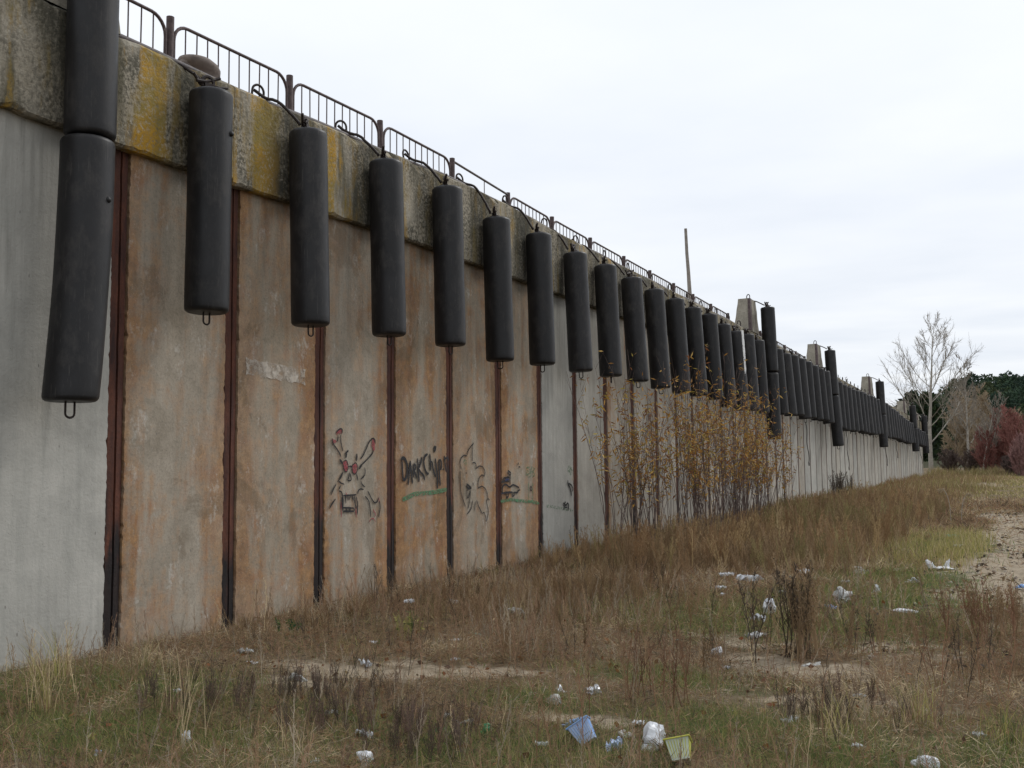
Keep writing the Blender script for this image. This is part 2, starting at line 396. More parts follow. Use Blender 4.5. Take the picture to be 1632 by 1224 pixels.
# ------------------------------------------------------------------ ground
def gz(x, y):
    x = np.asarray(x, float); y = np.asarray(y, float)
    z = np.interp(y, [-100, 15, 40, 80, 120, 300, 2000], [0, 0, .3, .75, 1.0, 1.2, 1.2])
    near = np.clip(1-np.abs(y-20)/90, 0, 1)
    z = z+near*(.10*(fbm(x*.7, y*.7, 3)-.5)+.05*(fbm(x*3, y*3, 5)-.5)+.025*(fbm(x*9, y*9, 6)-.5))
    z = z+.07*np.exp(-np.clip(x, 0, 99)/.7)*np.clip((y-7.5)/4, 0, 1)*np.clip((60-y)/20, 0, 1)
    return z
def f_sand(x, y):
    nz = fbm(x*1.1, y*.8, 11)-.5
    t = np.clip((x-5.6+nz*1.6)*1.4, 0, 1)*np.clip((y-11.0)/2.5+nz, 0, 1)*np.clip((36-y)/5+nz, 0, 1)*np.clip((10.5-x), 0, 1)
    t = np.maximum(t, ell(x, y, 4.5, 60, 1.8, 6)*.9); t = np.maximum(t, np.clip((x-6.8)*1.2, 0, 1)*np.clip((y-33)/6, 0, 1)*.5*np.clip((90-y)/10, 0, 1))
    for e in ((2.5, 6.9, 1.3, .35), (3.5, 7.3, 1.1, .3), (5.5, 8.5, 1.0, .5), (6.3, 9.7, .8, .6), (2.2, 6.3, .7, .25), (5.0, 9.5, .9, .4), (6.2, 7.4, .8, .3), (4.9, 6.2, .5, .25)):
        t = np.maximum(t, ell(x, y, *e)*1.1*np.clip(fbm(x*2.6, y*3.4, 15)*3.2-1.05, 0, 1))
    return t
def f_green(x, y):
    t = np.zeros_like(x)
    for e in ((1.7, 5.6, 1.7, .65), (1.0, 5.3, 1.1, .8), (2.5, 4.7, 1.5, .7), (4.7, 10.9, 2.2, 1.5), (5.9, 12.6, 1.6, 1.5), (7.0, 6.0, 1.5, 1.2), (4.6, 5.3, 1.6, .6), (4.4, 6.5, .7, .4), (5.7, 15.4, 1.0, 1.8), (5.8, 21, 1.0, 2.5), (5.8, 6.5, .9, .6), (3.4, 5.6, .9, .3), (4.9, 7.6, .9, .4)):
        t = np.maximum(t, ell(x, y, *e))
    return t
def f_tall(x, y):
    nz = fbm(x*1.3, y*.6, 21)-.5
    a_ = np.clip((5.35-x+nz*1.2)*1.3, 0, 1)*np.clip((y-13.2-x*.15)/2.2+nz, 0, 1)
    b_ = np.clip((3.7-x+nz*1.4), 0, 1)*np.clip((y-9.0)/1.6+nz, 0, 1)*.75
    c_ = np.clip((1.15-x+nz*.8)*1.5, 0, 1)*np.clip((y-6.6)/1.0, 0, 1)*.55
    d_ = np.clip((y-36)/6, 0, 1)*np.clip(1-f_sand(x, y)*1.3, 0, 1)
    return np.clip(np.maximum(np.maximum(a_, b_), np.maximum(c_, d_)), 0, 1)
xs = np.concatenate([[-900, -300, -100, -40, -15, -5, -2], np.arange(-.6, 11, .07), np.linspace(11.3, 30, 30), [40, 60, 100, 200, 400, 900]])
ys = np.concatenate([[-900, -200, -50, -15, -5, 0], np.arange(1, 16, .07), np.arange(16, 34, .12), np.arange(34, 92, .5), np.linspace(93, 400, 60), [600, 1000, 2000, 4500]])
X_, Y_ = np.meshgrid(xs, ys, indexing='ij'); Z_ = gz(X_, Y_)
nx, ny = X_.shape
ii = np.arange(nx*ny).reshape(nx, ny)
Fg = np.stack([ii[:-1, :-1], ii[1:, :-1], ii[1:, 1:], ii[:-1, 1:]], -1).reshape(-1, 4)
xf, yf = X_.ravel(), Y_.ravel()
me = mk_mesh('ground', np.stack([xf, yf, Z_.ravel()], 1), [Fg], smooth=True,
             extra={'cover': np.stack([f_sand(xf, yf), np.clip(f_green(xf, yf)*.8+.25*(yf > 14), 0, 1), f_tall(xf, yf)], 1)})
tag(link('ground', me, 'ground'), kind='structure')
# wooded hill far behind
hx = np.linspace(-160, 150, 80); hy = np.linspace(185, 520, 60)
HX, HY = np.meshgrid(hx, hy, indexing='ij')
def hz(x, y):
    prof = np.interp(x, [-160, -90, -40, -22, -8, 10, 40, 90, 150], [2, 3, 4, 8, 16.5, 17.5, 19, 15, 8])
    rise = np.clip((y-190)/90, 0, 1); rise = rise*rise*(3-2*rise)
    return 1.0+prof*rise+1.6*(fbm(x*.06, y*.06, 40)-.5)*rise*np.clip((520-y)/60, 0, 1)-.6*(1-rise)
ii = np.arange(HX.size).reshape(HX.shape)
Fh = np.stack([ii[:-1, :-1], ii[1:, :-1], ii[1:, 1:], ii[:-1, 1:]], -1).reshape(-1, 4)
tag(link('hill', mk_mesh('hill', np.stack([HX.ravel(), HY.ravel(), hz(HX, HY).ravel()], 1), [Fh], smooth=True), 'hill'), kind='structure')

GRAFFITI = [
  (2,'black',0.018,0,[(9.913,1.969),(9.928,1.92),(10.001,1.866),(10.056,1.816),(10.084,1.767)]),
  (2,'black',0.018,0,[(10.12,1.839),(10.092,1.911),(10.073,1.978),(10.077,2.039)]),
  (2,'black',0.018,0,[(9.991,1.948),(10.015,1.971),(10.022,2.032)]),
  (2,'black',0.018,0,[(9.909,1.991),(9.906,1.958)]),
  (2,'black',0.018,0,[(9.99,2.065),(10.036,2.105),(10.1,2.118),(10.115,2.096),(10.091,2.045)]),
  (2,'black',0.018,0,[(10.482,1.746),(10.55,1.804),(10.619,1.897),(10.668,1.967),(10.739,2.015),(10.789,2.005),(10.802,1.946)]),
  (2,'black',0.018,0,[(10.769,1.864),(10.739,1.817),(10.649,1.759),(10.55,1.701),(10.463,1.655)]),
  (2,'black',0.018,0,[(10.233,1.655),(10.28,1.661),(10.315,1.65)]),
  (2,'black',0.018,0,[(10.253,1.583),(10.244,1.521),(10.206,1.488),(10.3,1.481),(10.281,1.543),(10.262,1.577)]),
  (2,'black',0.018,0,[(10.395,1.57),(10.415,1.519),(10.434,1.479)]),
  (2,'black',0.018,0,[(10.492,1.501),(10.561,1.529),(10.59,1.586),(10.57,1.643)]),
  (2,'black',0.018,0,[(10.022,1.491),(10.086,1.456),(10.151,1.442)]),
  (2,'black',0.018,0,[(10.077,1.429),(10.041,1.38)]),
  (2,'black',0.018,0,[(9.986,1.447),(9.923,1.377),(9.888,1.318)]),
  (2,'black',0.018,0,[(9.978,1.272),(9.915,1.219),(9.862,1.161)]),
  (2,'black',0.018,0,[(10.492,1.473),(10.522,1.426),(10.581,1.4)]),
  (2,'black',0.018,0,[(10.551,1.369),(10.483,1.384),(10.435,1.366),(10.42,1.315)]),
  (2,'black',0.018,0,[(10.041,1.364),(10.096,1.359),(10.114,1.323),(10.106,1.213),(10.106,1.147)]),
  (2,'black',0.018,0,[(10.64,1.35),(10.71,1.262),(10.781,1.196),(10.842,1.2),(10.883,1.268)]),
  (2,'black',0.018,0,[(10.581,1.288),(10.661,1.229),(10.691,1.147),(10.701,1.02)]),
  (2,'black',0.018,0,[(10.893,1.221),(10.914,1.139),(10.873,1.012)]),
  (2,'black',0.018,0,[(10.179,1.321),(10.18,1.21)]),
  (2,'black',0.018,0,[(10.217,1.32),(10.23,1.242)]),
  (2,'black',0.018,0,[(10.273,1.319),(10.254,1.252)]),
  (2,'black',0.018,0,[(10.301,1.307),(10.34,1.239)]),
  (2,'black',0.018,0,[(10.358,1.306),(10.368,1.204),(10.407,1.135)]),
  (2,'black',0.018,0,[(10.387,1.293),(10.426,1.202),(10.417,1.067)]),
  (2,'black',0.018,0,[(10.124,1.306),(10.397,1.31)]),
  (2,'black',0.030,0,[(10.176,1.829),(10.195,1.801),(10.177,1.756)]),
  (2,'black',0.030,0,[(10.404,1.814),(10.404,1.757),(10.395,1.723)]),
  (2,'black',0.030,0,[(10.056,1.744),(10.084,1.717),(10.121,1.689)]),
  (2,'black',0.030,0,[(10.511,1.678),(10.453,1.627)]),
  (2,'black',0.030,0,[(10.122,1.589),(10.085,1.534),(10.049,1.496)]),
  (2,'black',0.030,0,[(10.232,1.852),(10.186,1.823)]),
  (2,'black',0.022,0,[(10.125,1.162),(10.35,1.148)]),
  (2,'black',0.022,0,[(10.125,1.118),(10.35,1.109)]),
  (2,'black',0.022,0,[(10.35,1.148),(10.35,1.109)]),
  (2,'black',0.022,0,[(10.124,1.29),(10.125,1.118)]),
  (2,'black',0.022,0,[(10.19,1.154),(10.19,1.116)]),
  (2,'black',0.022,0,[(10.264,1.152),(10.265,1.113)]),
  (2,'red',0.030,1,[(10.13,1.711),(10.186,1.734),(10.228,1.678),(10.215,1.6),(10.178,1.583),(10.14,1.622)]),
  (2,'red',0.030,1,[(10.318,1.667),(10.385,1.706),(10.418,1.655),(10.395,1.576),(10.347,1.565),(10.309,1.61)]),
  (2,'black',0.012,0,[(10.13,1.711),(10.186,1.745),(10.233,1.678),(10.219,1.6),(10.178,1.581),(10.137,1.622),(10.127,1.689)]),
  (2,'black',0.012,0,[(10.309,1.667),(10.385,1.712),(10.43,1.655),(10.399,1.57),(10.348,1.554),(10.305,1.61),(10.309,1.667)]),
  (2,'red',0.030,1,[(9.987,2.065),(10.045,2.102),(10.109,2.107),(10.091,2.056),(10.0,2.037)]),
  (2,'red',0.030,1,[(9.906,1.991),(9.982,1.97),(9.991,1.948),(9.919,1.922)]),
  (2,'red',0.030,1,[(10.749,2.015),(10.802,2.005),(10.794,1.864),(10.759,1.841),(10.719,1.922)]),
  (2,'red',0.015,0,[(10.087,1.235),(10.101,1.042)]),
  (2,'red',0.015,0,[(10.388,1.158),(10.402,1.028)]),
  (2,'red',0.015,0,[(10.671,0.959),(10.721,1.008),(10.781,1.005),(10.812,0.957)]),
  (2,'red',0.015,0,[(10.761,1.121),(10.791,1.074),(10.822,1.061),(10.791,1.016)]),
  (2,'red',0.015,0,[(10.188,1.343),(10.207,1.298)]),
  (2,'red',0.015,0,[(10.883,1.268),(10.893,1.198)]),
  (3,'black',0.050,0,[(11.397,1.738),(11.431,1.775),(11.479,1.761),(11.533,1.694),(11.546,1.596),(11.526,1.514),(11.451,1.463)]),
  (3,'black',0.035,0,[(11.411,1.731),(11.424,1.597),(11.444,1.463)]),
  (3,'black',0.035,0,[(11.56,1.409),(11.595,1.596),(11.616,1.731)]),
  (3,'black',0.035,0,[(11.616,1.731),(11.643,1.566),(11.67,1.422)]),
  (3,'black',0.035,0,[(11.567,1.596),(11.65,1.596)]),
  (3,'black',0.035,0,[(11.692,1.679),(11.699,1.505)]),
  (3,'black',0.035,0,[(11.692,1.686),(11.748,1.679),(11.748,1.618),(11.706,1.588)]),
  (3,'black',0.035,0,[(11.706,1.588),(11.748,1.55),(11.783,1.489)]),
  (3,'black',0.035,0,[(11.795,1.762),(11.812,1.595),(11.832,1.442)]),
  (3,'black',0.035,0,[(11.905,1.786),(11.869,1.686),(11.819,1.625)]),
  (3,'black',0.035,0,[(11.819,1.625),(11.883,1.564),(11.955,1.533),(11.983,1.463)]),
  (3,'black',0.035,0,[(12.058,1.822),(11.985,1.802),(11.948,1.717),(11.984,1.609),(12.042,1.547),(12.086,1.555)]),
  (3,'black',0.035,0,[(12.11,1.826),(12.124,1.717),(12.13,1.593)]),
  (3,'black',0.035,0,[(12.124,1.717),(12.168,1.725),(12.19,1.639),(12.234,1.546),(12.271,1.506)]),
  (3,'black',0.035,0,[(12.258,1.765),(12.28,1.639),(12.316,1.482),(12.308,1.341)]),
  (3,'black',0.035,0,[(12.349,1.741),(12.362,1.56),(12.384,1.379)]),
  (3,'black',0.035,0,[(12.349,1.741),(12.402,1.746),(12.425,1.694),(12.416,1.615),(12.378,1.603)]),
  (3,'black',0.035,0,[(12.503,1.806),(12.517,1.702),(12.547,1.575)]),
  (3,'black',0.035,0,[(12.518,1.758),(12.58,1.782),(12.627,1.734)]),
  (3,'black',0.035,0,[(12.47,1.623),(12.478,1.603)]),
  (3,'black',0.040,1,[(12.214,1.913),(12.244,1.945),(12.285,1.93),(12.274,1.883),(12.244,1.843),(12.218,1.874)]),
  (3,'green',0.060,0,[(11.43,1.216),(11.546,1.242),(11.712,1.282),(11.939,1.292),(12.173,1.294),(12.353,1.305),(12.568,1.328)]),
  (4,'black',0.016,0,[(13.365,2.002),(13.244,1.926),(13.168,1.851),(13.146,1.798)]),
  (4,'black',0.016,0,[(13.343,1.991),(13.319,1.863),(13.317,1.724)]),
  (4,'black',0.016,0,[(13.157,1.798),(13.083,1.823),(12.998,1.786),(12.945,1.703),(12.986,1.609)]),
  (4,'black',0.016,0,[(13.317,1.703),(13.394,1.714),(13.437,1.687),(13.425,1.618)]),
  (4,'black',0.016,0,[(13.425,1.618),(13.525,1.66),(13.637,1.649),(13.715,1.573),(13.691,1.497),(13.613,1.53),(13.534,1.488),(13.488,1.414),(13.487,1.328)]),
  (4,'black',0.016,0,[(13.487,1.328),(13.61,1.358),(13.722,1.312),(13.778,1.235),(13.8,1.169),(13.742,1.128),(13.775,1.051),(13.813,0.973),(13.772,0.867),(13.76,0.824)]),
  (4,'black',0.016,0,[(12.954,1.588),(12.953,1.464),(12.971,1.276),(13.043,1.16),(13.105,1.064)]),
  (4,'black',0.016,0,[(13.133,1.566),(13.137,1.54)]),
  (4,'black',0.016,0,[(13.335,1.411),(13.341,1.363)]),
  (4,'black',0.016,0,[(13.151,1.314),(13.16,1.178),(13.213,1.208),(13.258,1.312)]),
  (4,'black',0.016,0,[(13.257,1.291),(13.234,1.154),(13.179,1.03)]),
  (4,'black',0.016,0,[(13.32,1.152),(13.286,1.037),(13.157,0.953)]),
  (4,'black',0.016,0,[(13.396,1.128),(13.379,0.991)]),
  (4,'black',0.016,0,[(13.44,1.148),(13.494,1.061),(13.615,0.938)]),
  (4,'black',0.016,0,[(13.626,0.949),(13.672,0.968),(13.716,0.891),(13.737,0.814)]),
  (4,'black',0.016,0,[(13.8,1.164),(13.845,1.135)]),
  (4,'black',0.030,0,[(13.141,1.398),(13.237,1.354),(13.29,1.332),(13.172,1.324),(13.141,1.377)]),
  (4,'pale_green',0.120,0,[(13.071,1.703),(13.156,1.713)]),
  (5,'black',0.028,0,[(14.461,1.586),(14.499,1.568),(14.567,1.55),(14.547,1.505),(14.479,1.524),(14.47,1.568)]),
  (5,'black',0.028,0,[(14.547,1.505),(14.526,1.434),(14.534,1.363)]),
  (5,'black',0.028,0,[(14.218,1.403),(14.313,1.411),(14.506,1.417)]),
  (5,'black',0.028,0,[(14.256,1.42),(14.314,1.468),(14.507,1.479)]),
  (5,'black',0.028,0,[(14.262,1.262),(14.273,1.341),(14.35,1.37),(14.427,1.36),(14.474,1.324),(14.543,1.327),(14.622,1.361),(14.721,1.342),(14.841,1.308),(14.85,1.285)]),
  (5,'black',0.028,0,[(14.89,1.266),(14.82,1.272),(14.798,1.227),(14.639,1.236)]),
  (5,'black',0.028,0,[(14.252,1.232),(14.405,1.241),(14.619,1.238)]),
  (5,'black',0.028,0,[(14.264,1.341),(14.261,1.227)]),
  (5,'black',0.028,0,[(14.385,1.224),(14.394,1.171),(14.422,1.144),(14.462,1.169),(14.472,1.217)]),
  (5,'black',0.028,0,[(14.6,1.228),(14.608,1.178),(14.638,1.164),(14.678,1.19),(14.675,1.226)]),
  (5,'blue',0.030,0,[(14.233,1.23),(14.386,1.237),(14.6,1.238)]),
  (5,'blue',0.030,0,[(14.351,1.437),(14.506,1.448)]),
  (5,'black',0.022,0,[(15.279,1.327),(15.249,1.286),(15.277,1.239),(15.316,1.247),(15.321,1.293),(15.284,1.327)]),
  (5,'black',0.022,0,[(14.84,1.712),(14.819,1.675)]),
  (5,'black',0.022,0,[(14.838,1.648),(14.899,1.634)]),
  (5,'green',0.050,0,[(14.212,1.106),(14.538,1.122),(14.937,1.092),(15.332,1.066),(15.612,1.028)]),
  (5,'pale_green',0.350,0,[(15.284,1.647),(15.279,1.461)]),
  (5,'green',0.020,0,[(15.203,1.388),(15.206,1.083)]),
  (5,'green',0.020,0,[(15.361,1.367),(15.354,1.079)]),
  (6,'pale_green',0.050,0,[(15.91,0.971),(16.126,0.958),(16.477,0.911),(17.014,0.855)]),
  (6,'pale_green',0.220,0,[(16.942,1.644),(16.887,1.503)]),
  (6,'black',0.030,0,[(16.797,1.403),(16.795,1.343),(16.879,1.262),(16.938,1.18),(16.948,1.109)]),
  (6,'black',0.030,0,[(16.832,1.343),(16.955,1.31),(17.016,1.239),(16.976,1.189)]),
  (6,'black',0.030,0,[(16.575,0.981),(16.612,1.009),(16.683,0.948),(16.783,1.004),(16.818,0.943),(16.778,0.864)]),
  (6,'black',0.030,0,[(16.587,0.971),(16.634,0.93),(16.596,0.882)]),
  (6,'black',0.030,0,[(16.634,0.925),(16.755,0.92)]),
  (6,'black',0.030,0,[(16.649,1.023),(16.685,1.002)]),
]

# ------------------------------------------------------------------ quay wall
ctop = lambda y: float(np.interp(y, [0, 6.6, 9, 12.5, 14.4, 16, 20, 25.6, 33.5, 44, 50.6, 62, 80], [5.66, 5.68, 5.73, 5.86, 5.88, 5.82, 5.77, 5.71, 5.60, 5.40, 5.29, 5.09, 4.75]))
cbot = lambda y: float(np.interp(y, [0, 6.6, 7.4, 10.7, 25, 40, 80], [4.66, 4.60, 4.60, 4.68, 4.64, 4.35, 3.75]))
wall = tag(empty('quay_wall', (0, 0, 0)), 'long weathered concrete quay wall of tall panels with rusty steel joints and lichen stained coping', 'wall')
strips = [6.7+1.5*k for k in range(-4, 11)]+[23.1, 24.4, 25.7, 26.95, 28.2, 29.5, 30.75, 32.0, 33.3, 34.35, 35.6, 36.75, 37.8, 38.9, 40.0, 41.1, 42.2, 43.3, 44.3, 45.3, 46.5, 47.65, 48.8]
y_ = 49.95
while y_ < 79.5: strips.append(y_); y_ += 1.14
strips.append(79.9)
tone_n = {-4: (0, .97), -3: (0, .98), -2: (0, 1.0), -1: (.02, 1.03), 0: (.80, 1.0), 1: (.92, .98), 2: (.80, .98), 3: (.95, .92), 4: (.90, .94), 5: (.86, .98), 6: (.05, .90), 7: (.22, 1.04), 8: (.55, 1.0), 9: (.45, 1.0), 10: (.4, 1.02)}
panels = {}
for k in range(len(strips)-1):
    ya, yb = strips[k]+.095, strips[k+1]-.095
    if k > 24: ya -= .03; yb += .03
    yc = (ya+yb)/2; top = min(cbot(ya), cbot(yb))+.05; near = yc < 24
    nu = 10 if near else 4; nv = 150 if near else 14
    uu = np.linspace(ya, yb, nu+1)-yc; vv = np.linspace(-.45, top, nv+1)
    U, Vv = np.meshgrid(uu, vv, indexing='ij')
    Xo = .006*(fbm(U*3+k*9, Vv*3, 7)-.5)
    jit = (fbm(Vv[0]*9+k*17, Vv[0]*0+k, 8, 3)-.5)*.045+rng.uniform(-.006, .006, nv+1)*near
    jit2 = (fbm(Vv[0]*9+k*29, Vv[0]*0+k, 9, 3)-.5)*.045+rng.uniform(-.006, .006, nv+1)*near
    U[0] += np.abs(jit) if near else 0; U[-1] -= np.abs(jit2) if near else 0
    Xo[0] -= .012; Xo[-1] -= .012
    V = [np.stack([Xo, U, Vv], -1).reshape(-1, 3)]
    ii = np.arange(U.size).reshape(U.shape)
    F = np.stack([ii[:-1, :-1], ii[1:, :-1], ii[1:, 1:], ii[:-1, 1:]], -1).reshape(-1, 4)
    # side returns
    nb = U.size
    for row in (0, -1):
        bk = np.stack([np.full(nv+1, -.16), U[row], Vv[row]], -1); V.append(bk)
        a_ = ii[row]; b_ = nb+np.arange(nv+1); nb += nv+1
        q_ = np.stack([a_[:-1], a_[1:], b_[1:], b_[:-1]], -1); F = np.vstack([F, q_])
    idx = k-4
    rust_, tone_ = tone_n.get(idx, (random.uniform(.05, .38) if random.random() > .12 else .5, random.uniform(.94, 1.12)))
    off_ = random.uniform(-.008, .006)
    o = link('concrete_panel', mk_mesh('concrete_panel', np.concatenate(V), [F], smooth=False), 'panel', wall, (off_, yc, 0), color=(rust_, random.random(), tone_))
    panels[idx] = (o, yc)
for k, y in enumerate(strips):
    near = y < 24
    w_ = .097 if near else .062 if y < 50 else .055
    zt = cbot(y)+.06; nv = 46 if near else 8
    vv = np.linspace(-.45, zt, nv); mb = MB()
    # two flanges and a recessed web seam between them
    prof = [(-.06, -w_), (-.022, -w_+.012), (-.014, -.012), (-.05, -.006), (-.05, .010), (-.018, .016), (-.026, w_-.012), (-.06, w_)]
    P = np.array([[(px, py, v) for (px, py) in prof] for v in vv])
    P[:, :, 1] += (fbm(vv*5+k*3, vv*0+k, 12, 3)[:, None]-.5)*.012
    m_ = len(prof); ii = np.arange(nv*m_).reshape(nv, m_)
    mb.add(P.reshape(-1, 3), np.stack([ii[:-1, :-1], ii[:-1, 1:], ii[1:, 1:], ii[1:, :-1]], -1).reshape(-1, 4))
    link('joint_strip', mb.mesh('joint_strip'), 'steel', wall, (0, y, 0), color=(random.uniform(-.5, .9) if y > 14 else random.uniform(.1, .8), random.random(), 1))
# solid body behind
mb = MB(); seg = [-6, 6, 14, 22, 34, 50, 62, 79.9]
for a_, b_ in zip(seg[:-1], seg[1:]): mb.box(-1.6, -.10, a_, b_, -.6, min(ctop(a_), ctop(b_))-.9)
link('wall_core', mb.mesh('wall_core'), 'block', wall)
mb = MB(); mb.box(-1.6, .0, 79.92, 80.5, -.6, 3.4); link('end_face', mb.mesh('end_face'), 'block', wall)
# coping in cast lengths with chipped edges
joints = [-1.0, 2.0, 4.0, 6.25, 8.05, 11.05, 14.0, 16.9, 19.9, 22.9, 25.9, 28.9, 32, 35, 38, 41, 44, 47, 50, 53, 56, 59, 62, 65, 68, 71, 74, 77, 80.5]
lich = {2: 0, 3: .55, 4: .60, 5: .42, 6: .12, 7: .2, 8: .2}
for k, (a_, b_) in enumerate(zip(joints[:-1], joints[1:])):
    near = a_ < 24; nu = int((b_-a_)/(.05 if near else .3)); yc = (a_+b_)/2
    yy = np.linspace(a_+.004, b_-.004, nu+1)
    tz = np.array([ctop(v) for v in yy]); bz = np.array([cbot(v) for v in yy])+random.uniform(-.012, .012)
    tt = np.linspace(0, 1, 16)
    rows = []
    chip = np.clip(fbm(yy*2.3, yy*0+k, 31, 4)-.54, 0, 1)*.32+np.clip(fbm(yy*11, yy*0+k, 32, 2)-.6, 0, 1)*.06
    cb = np.clip(fbm(yy*3.1, yy*0+k, 33, 4)-.56, 0, 1)*.13+np.clip(fbm(yy*12, yy*0+k, 30, 2)-.55, 0, 1)*.05
    rows.append(np.stack([np.full_like(yy, -.12), yy, bz+.012], 1))
    rows.append(np.stack([np.full_like(yy, .085), yy, bz+cb*.4], 1))
    for t in tt:
        zz = bz+.02+cb+(tz-bz-.055-chip-cb-.02)*t
        rows.append(np.stack([.115+.012*(fbm(yy*2, zz*2, 34)-.5)+.012*(fbm(yy*9, zz*9, 35)-.5), yy, zz], 1))
    rows.append(np.stack([.07-chip*.25, yy, tz-.02-chip*.25+.01*(fbm(yy*8, yy*0, 36)-.5)], 1))
    rows.append(np.stack([.00-chip*.2, yy, tz+.008*(fbm(yy*8, yy*0+3, 37)-.5)], 1))
    rows.append(np.stack([np.full_like(yy, -.9), yy, tz], 1))
    R_ = np.array(rows); m_ = len(rows); ii = np.arange(R_.shape[0]*R_.shape[1]).reshape(R_.shape[:2])
    F = np.stack([ii[:-1, :-1], ii[:-1, 1:], ii[1:, 1:], ii[1:, :-1]], -1).reshape(-1, 4)
    V = R_.reshape(-1, 3).copy(); V[:, 1] -= yc; V[:, 2] -= 4.6; V[:, 0] += random.uniform(-.006, .006)
    fan = [list(ii[:, 0]), list(ii[:, -1])[::-1]]
    me = mk_mesh('coping_block', V, [F]+[np.array([q_]) for q_ in fan])
    link('coping_block', me, 'coping', wall, (0, yc, 4.6), color=(lich.get(k, 0.0 if k < 3 else random.choice([0, .1, .22])), random.random() if k not in (3, 4, 5) else {3: .37, 4: .9, 5: .63}[k], 1.0 if k > 2 else 1.12))
# steel nosing bar along the top edge
mb = MB(); yy = np.arange(-1, 38, .25)
mb.tube([(-.035, y, ctop(y)+.012+.012*math.sin(y*2.1)) for y in yy], .034, 8)
link('edge_bar', mb.mesh('edge_bar', True), 'rail_top', wall)
# raised quay surface behind the wall
yy = np.array([-30, 0, 10, 20, 30, 40, 50, 62, 79.9]); V = []; F = []
for i, y in enumerate(yy):
    V += [(-.9, y, ctop(y)-.03), (-70, y, ctop(y)-.03), (-70, y, -1)]
for i in range(len(yy)-1):
    F += [(i*3, i*3+1, i*3+4, i*3+3)]
F += [(3*8, 3*8+1, 3*8+2, 3*8+2)]
V += [(-.9, 79.9, -1)]; F[-1] = (24, 25, 26, 27)
tag(link('quay_surface', mk_mesh('quay_surface', np.array(V), [np.array(F)]), 'block'), kind='structure')

# graffiti on the panels
bys = {}
for k_, (pi, colr, w_, fill, pts) in enumerate(GRAFFITI): bys.setdefault((pi, colr), []).append((w_, fill, pts, k_))
for (pi, colr) in list(bys):
    if colr == 'black': bys[(pi, 'haze')] = [(w_*2.2+.018, 0, pts, k_) for (w_, fill, pts, k_) in bys[(pi, colr)]]
layer = {'haze': .5, 'pale_green': 0, 'green': 1, 'red': 2, 'blue': 3, 'black': 4}
for (pi, colr), st_ in bys.items():
    po, yc = panels[pi]; mb = MB()
    for w_, fill, pts, k_ in st_:
        P = np.array(pts, float); P[:, 0] -= yc; xo = .007+layer[colr]*.0016+(k_ % 7)*.0002
        if fill:
            c_ = P.mean(0); VV = [(xo, c_[0], c_[1])]+[(xo, a, b) for a, b in P]; m_ = len(P)
            mb.add(VV, [(0, i+1, (i+1) % m_+1) for i in range(m_)]); continue
        # resample smoothly
        t = np.concatenate([[0], np.cumsum(np.linalg.norm(np.diff(P, axis=0), axis=1))]); m_ = max(4, int(t[-1]/.025)); tq = np.linspace(0, t[-1], m_)
        Q = np.stack([np.interp(tq, t, P[:, 0]), np.interp(tq, t, P[:, 1])], 1)
        if m_ > 5: Q[1:-1] = (Q[:-2]+2*Q[1:-1]+Q[2:])/4
        T = np.gradient(Q, axis=0); T /= np.linalg.norm(T, axis=1)[:, None]+1e-9; Nn = np.stack([-T[:, 1], T[:, 0]], 1)
        ww = w_/2*(.8+.4*fbm(tq*12, tq*0+k_, 50)); ww[0] *= .5; ww[-1] *= .4
        A_ = Q+Nn*ww[:, None]; B_ = Q-Nn*ww[:, None]
        VV = np.vstack([np.c_[np.full(m_, xo), A_], np.c_[np.full(m_, xo), B_]])
        mb.add(VV, [(i, i+1, m_+i+1, m_+i) for i in range(m_-1)])
    V = np.concatenate(mb.V)
    link('graffiti', mb.mesh('graffiti'), 'paint_'+colr, po)

po, yc = panels[1]; uu = np.linspace(-.55, .45, 22)
V = []; 
for j, t in enumerate(np.linspace(0, 1, 6)):
    for i, q_ in enumerate(uu): V.append((.006, q_+random.uniform(-.01, .01), 2.62-.05*q_+.17*t+random.uniform(-.012, .012)*(t in (0, 1))))
link('mortar_patch', mk_mesh('mortar_patch', np.array(V), [np.array([(j*22+i, j*22+i+1, j*22+i+23, j*22+i+22) for j in range(5) for i in range(21)])]), 'pale_mortar', po)
# ------------------------------------------------------------------ mooring loops, bollard
def arch(w, h, r_, n=14):
    return [(0, -w/2, -.04)]+[(0, -w/2*math.cos(a), h-w/2+w/2*math.sin(a)) for a in np.linspace(0, math.pi, n)]+[(0, w/2, -.04)]
loop_me = MB().tube(arch(.15, .19, 0), .014, 7).mesh('mooring_loop', True)
boll = tag(empty('bollard', (-.27, 7.98, ctop(7.98))), 'squat rusty brown mooring bollard with a bulging head standing on the wall top', 'bollard')
prof = [(.02, .30), (.10, .30), (.17, .28), (.21, .235), (.215, .19), (.19, .13), (.16, .07), (.16, .03), (.20, .0), (.20, -.03)]
link('bollard_head', MB().lathe(prof, 28, bend=lambda z: (0, -.10*max(0, z-.1)/.2)).mesh('bollard_head', True), 'bollard_iron', boll, scale=(1, 1.08, .88))
link('base_plate', MB().box(-.24, .22, -.26, .26, -.02, .012).mesh('base_plate'), 'rusty_iron', boll)
link('head_horn', MB().tube([(0, -.02, .15), (0, -.12, .17), (0, -.22, .165), (0, -.29, .15), (0, -.31, .14)], [.12, .11, .085, .045, .01], 14).mesh('head_horn', True), 'bollard_iron', boll)

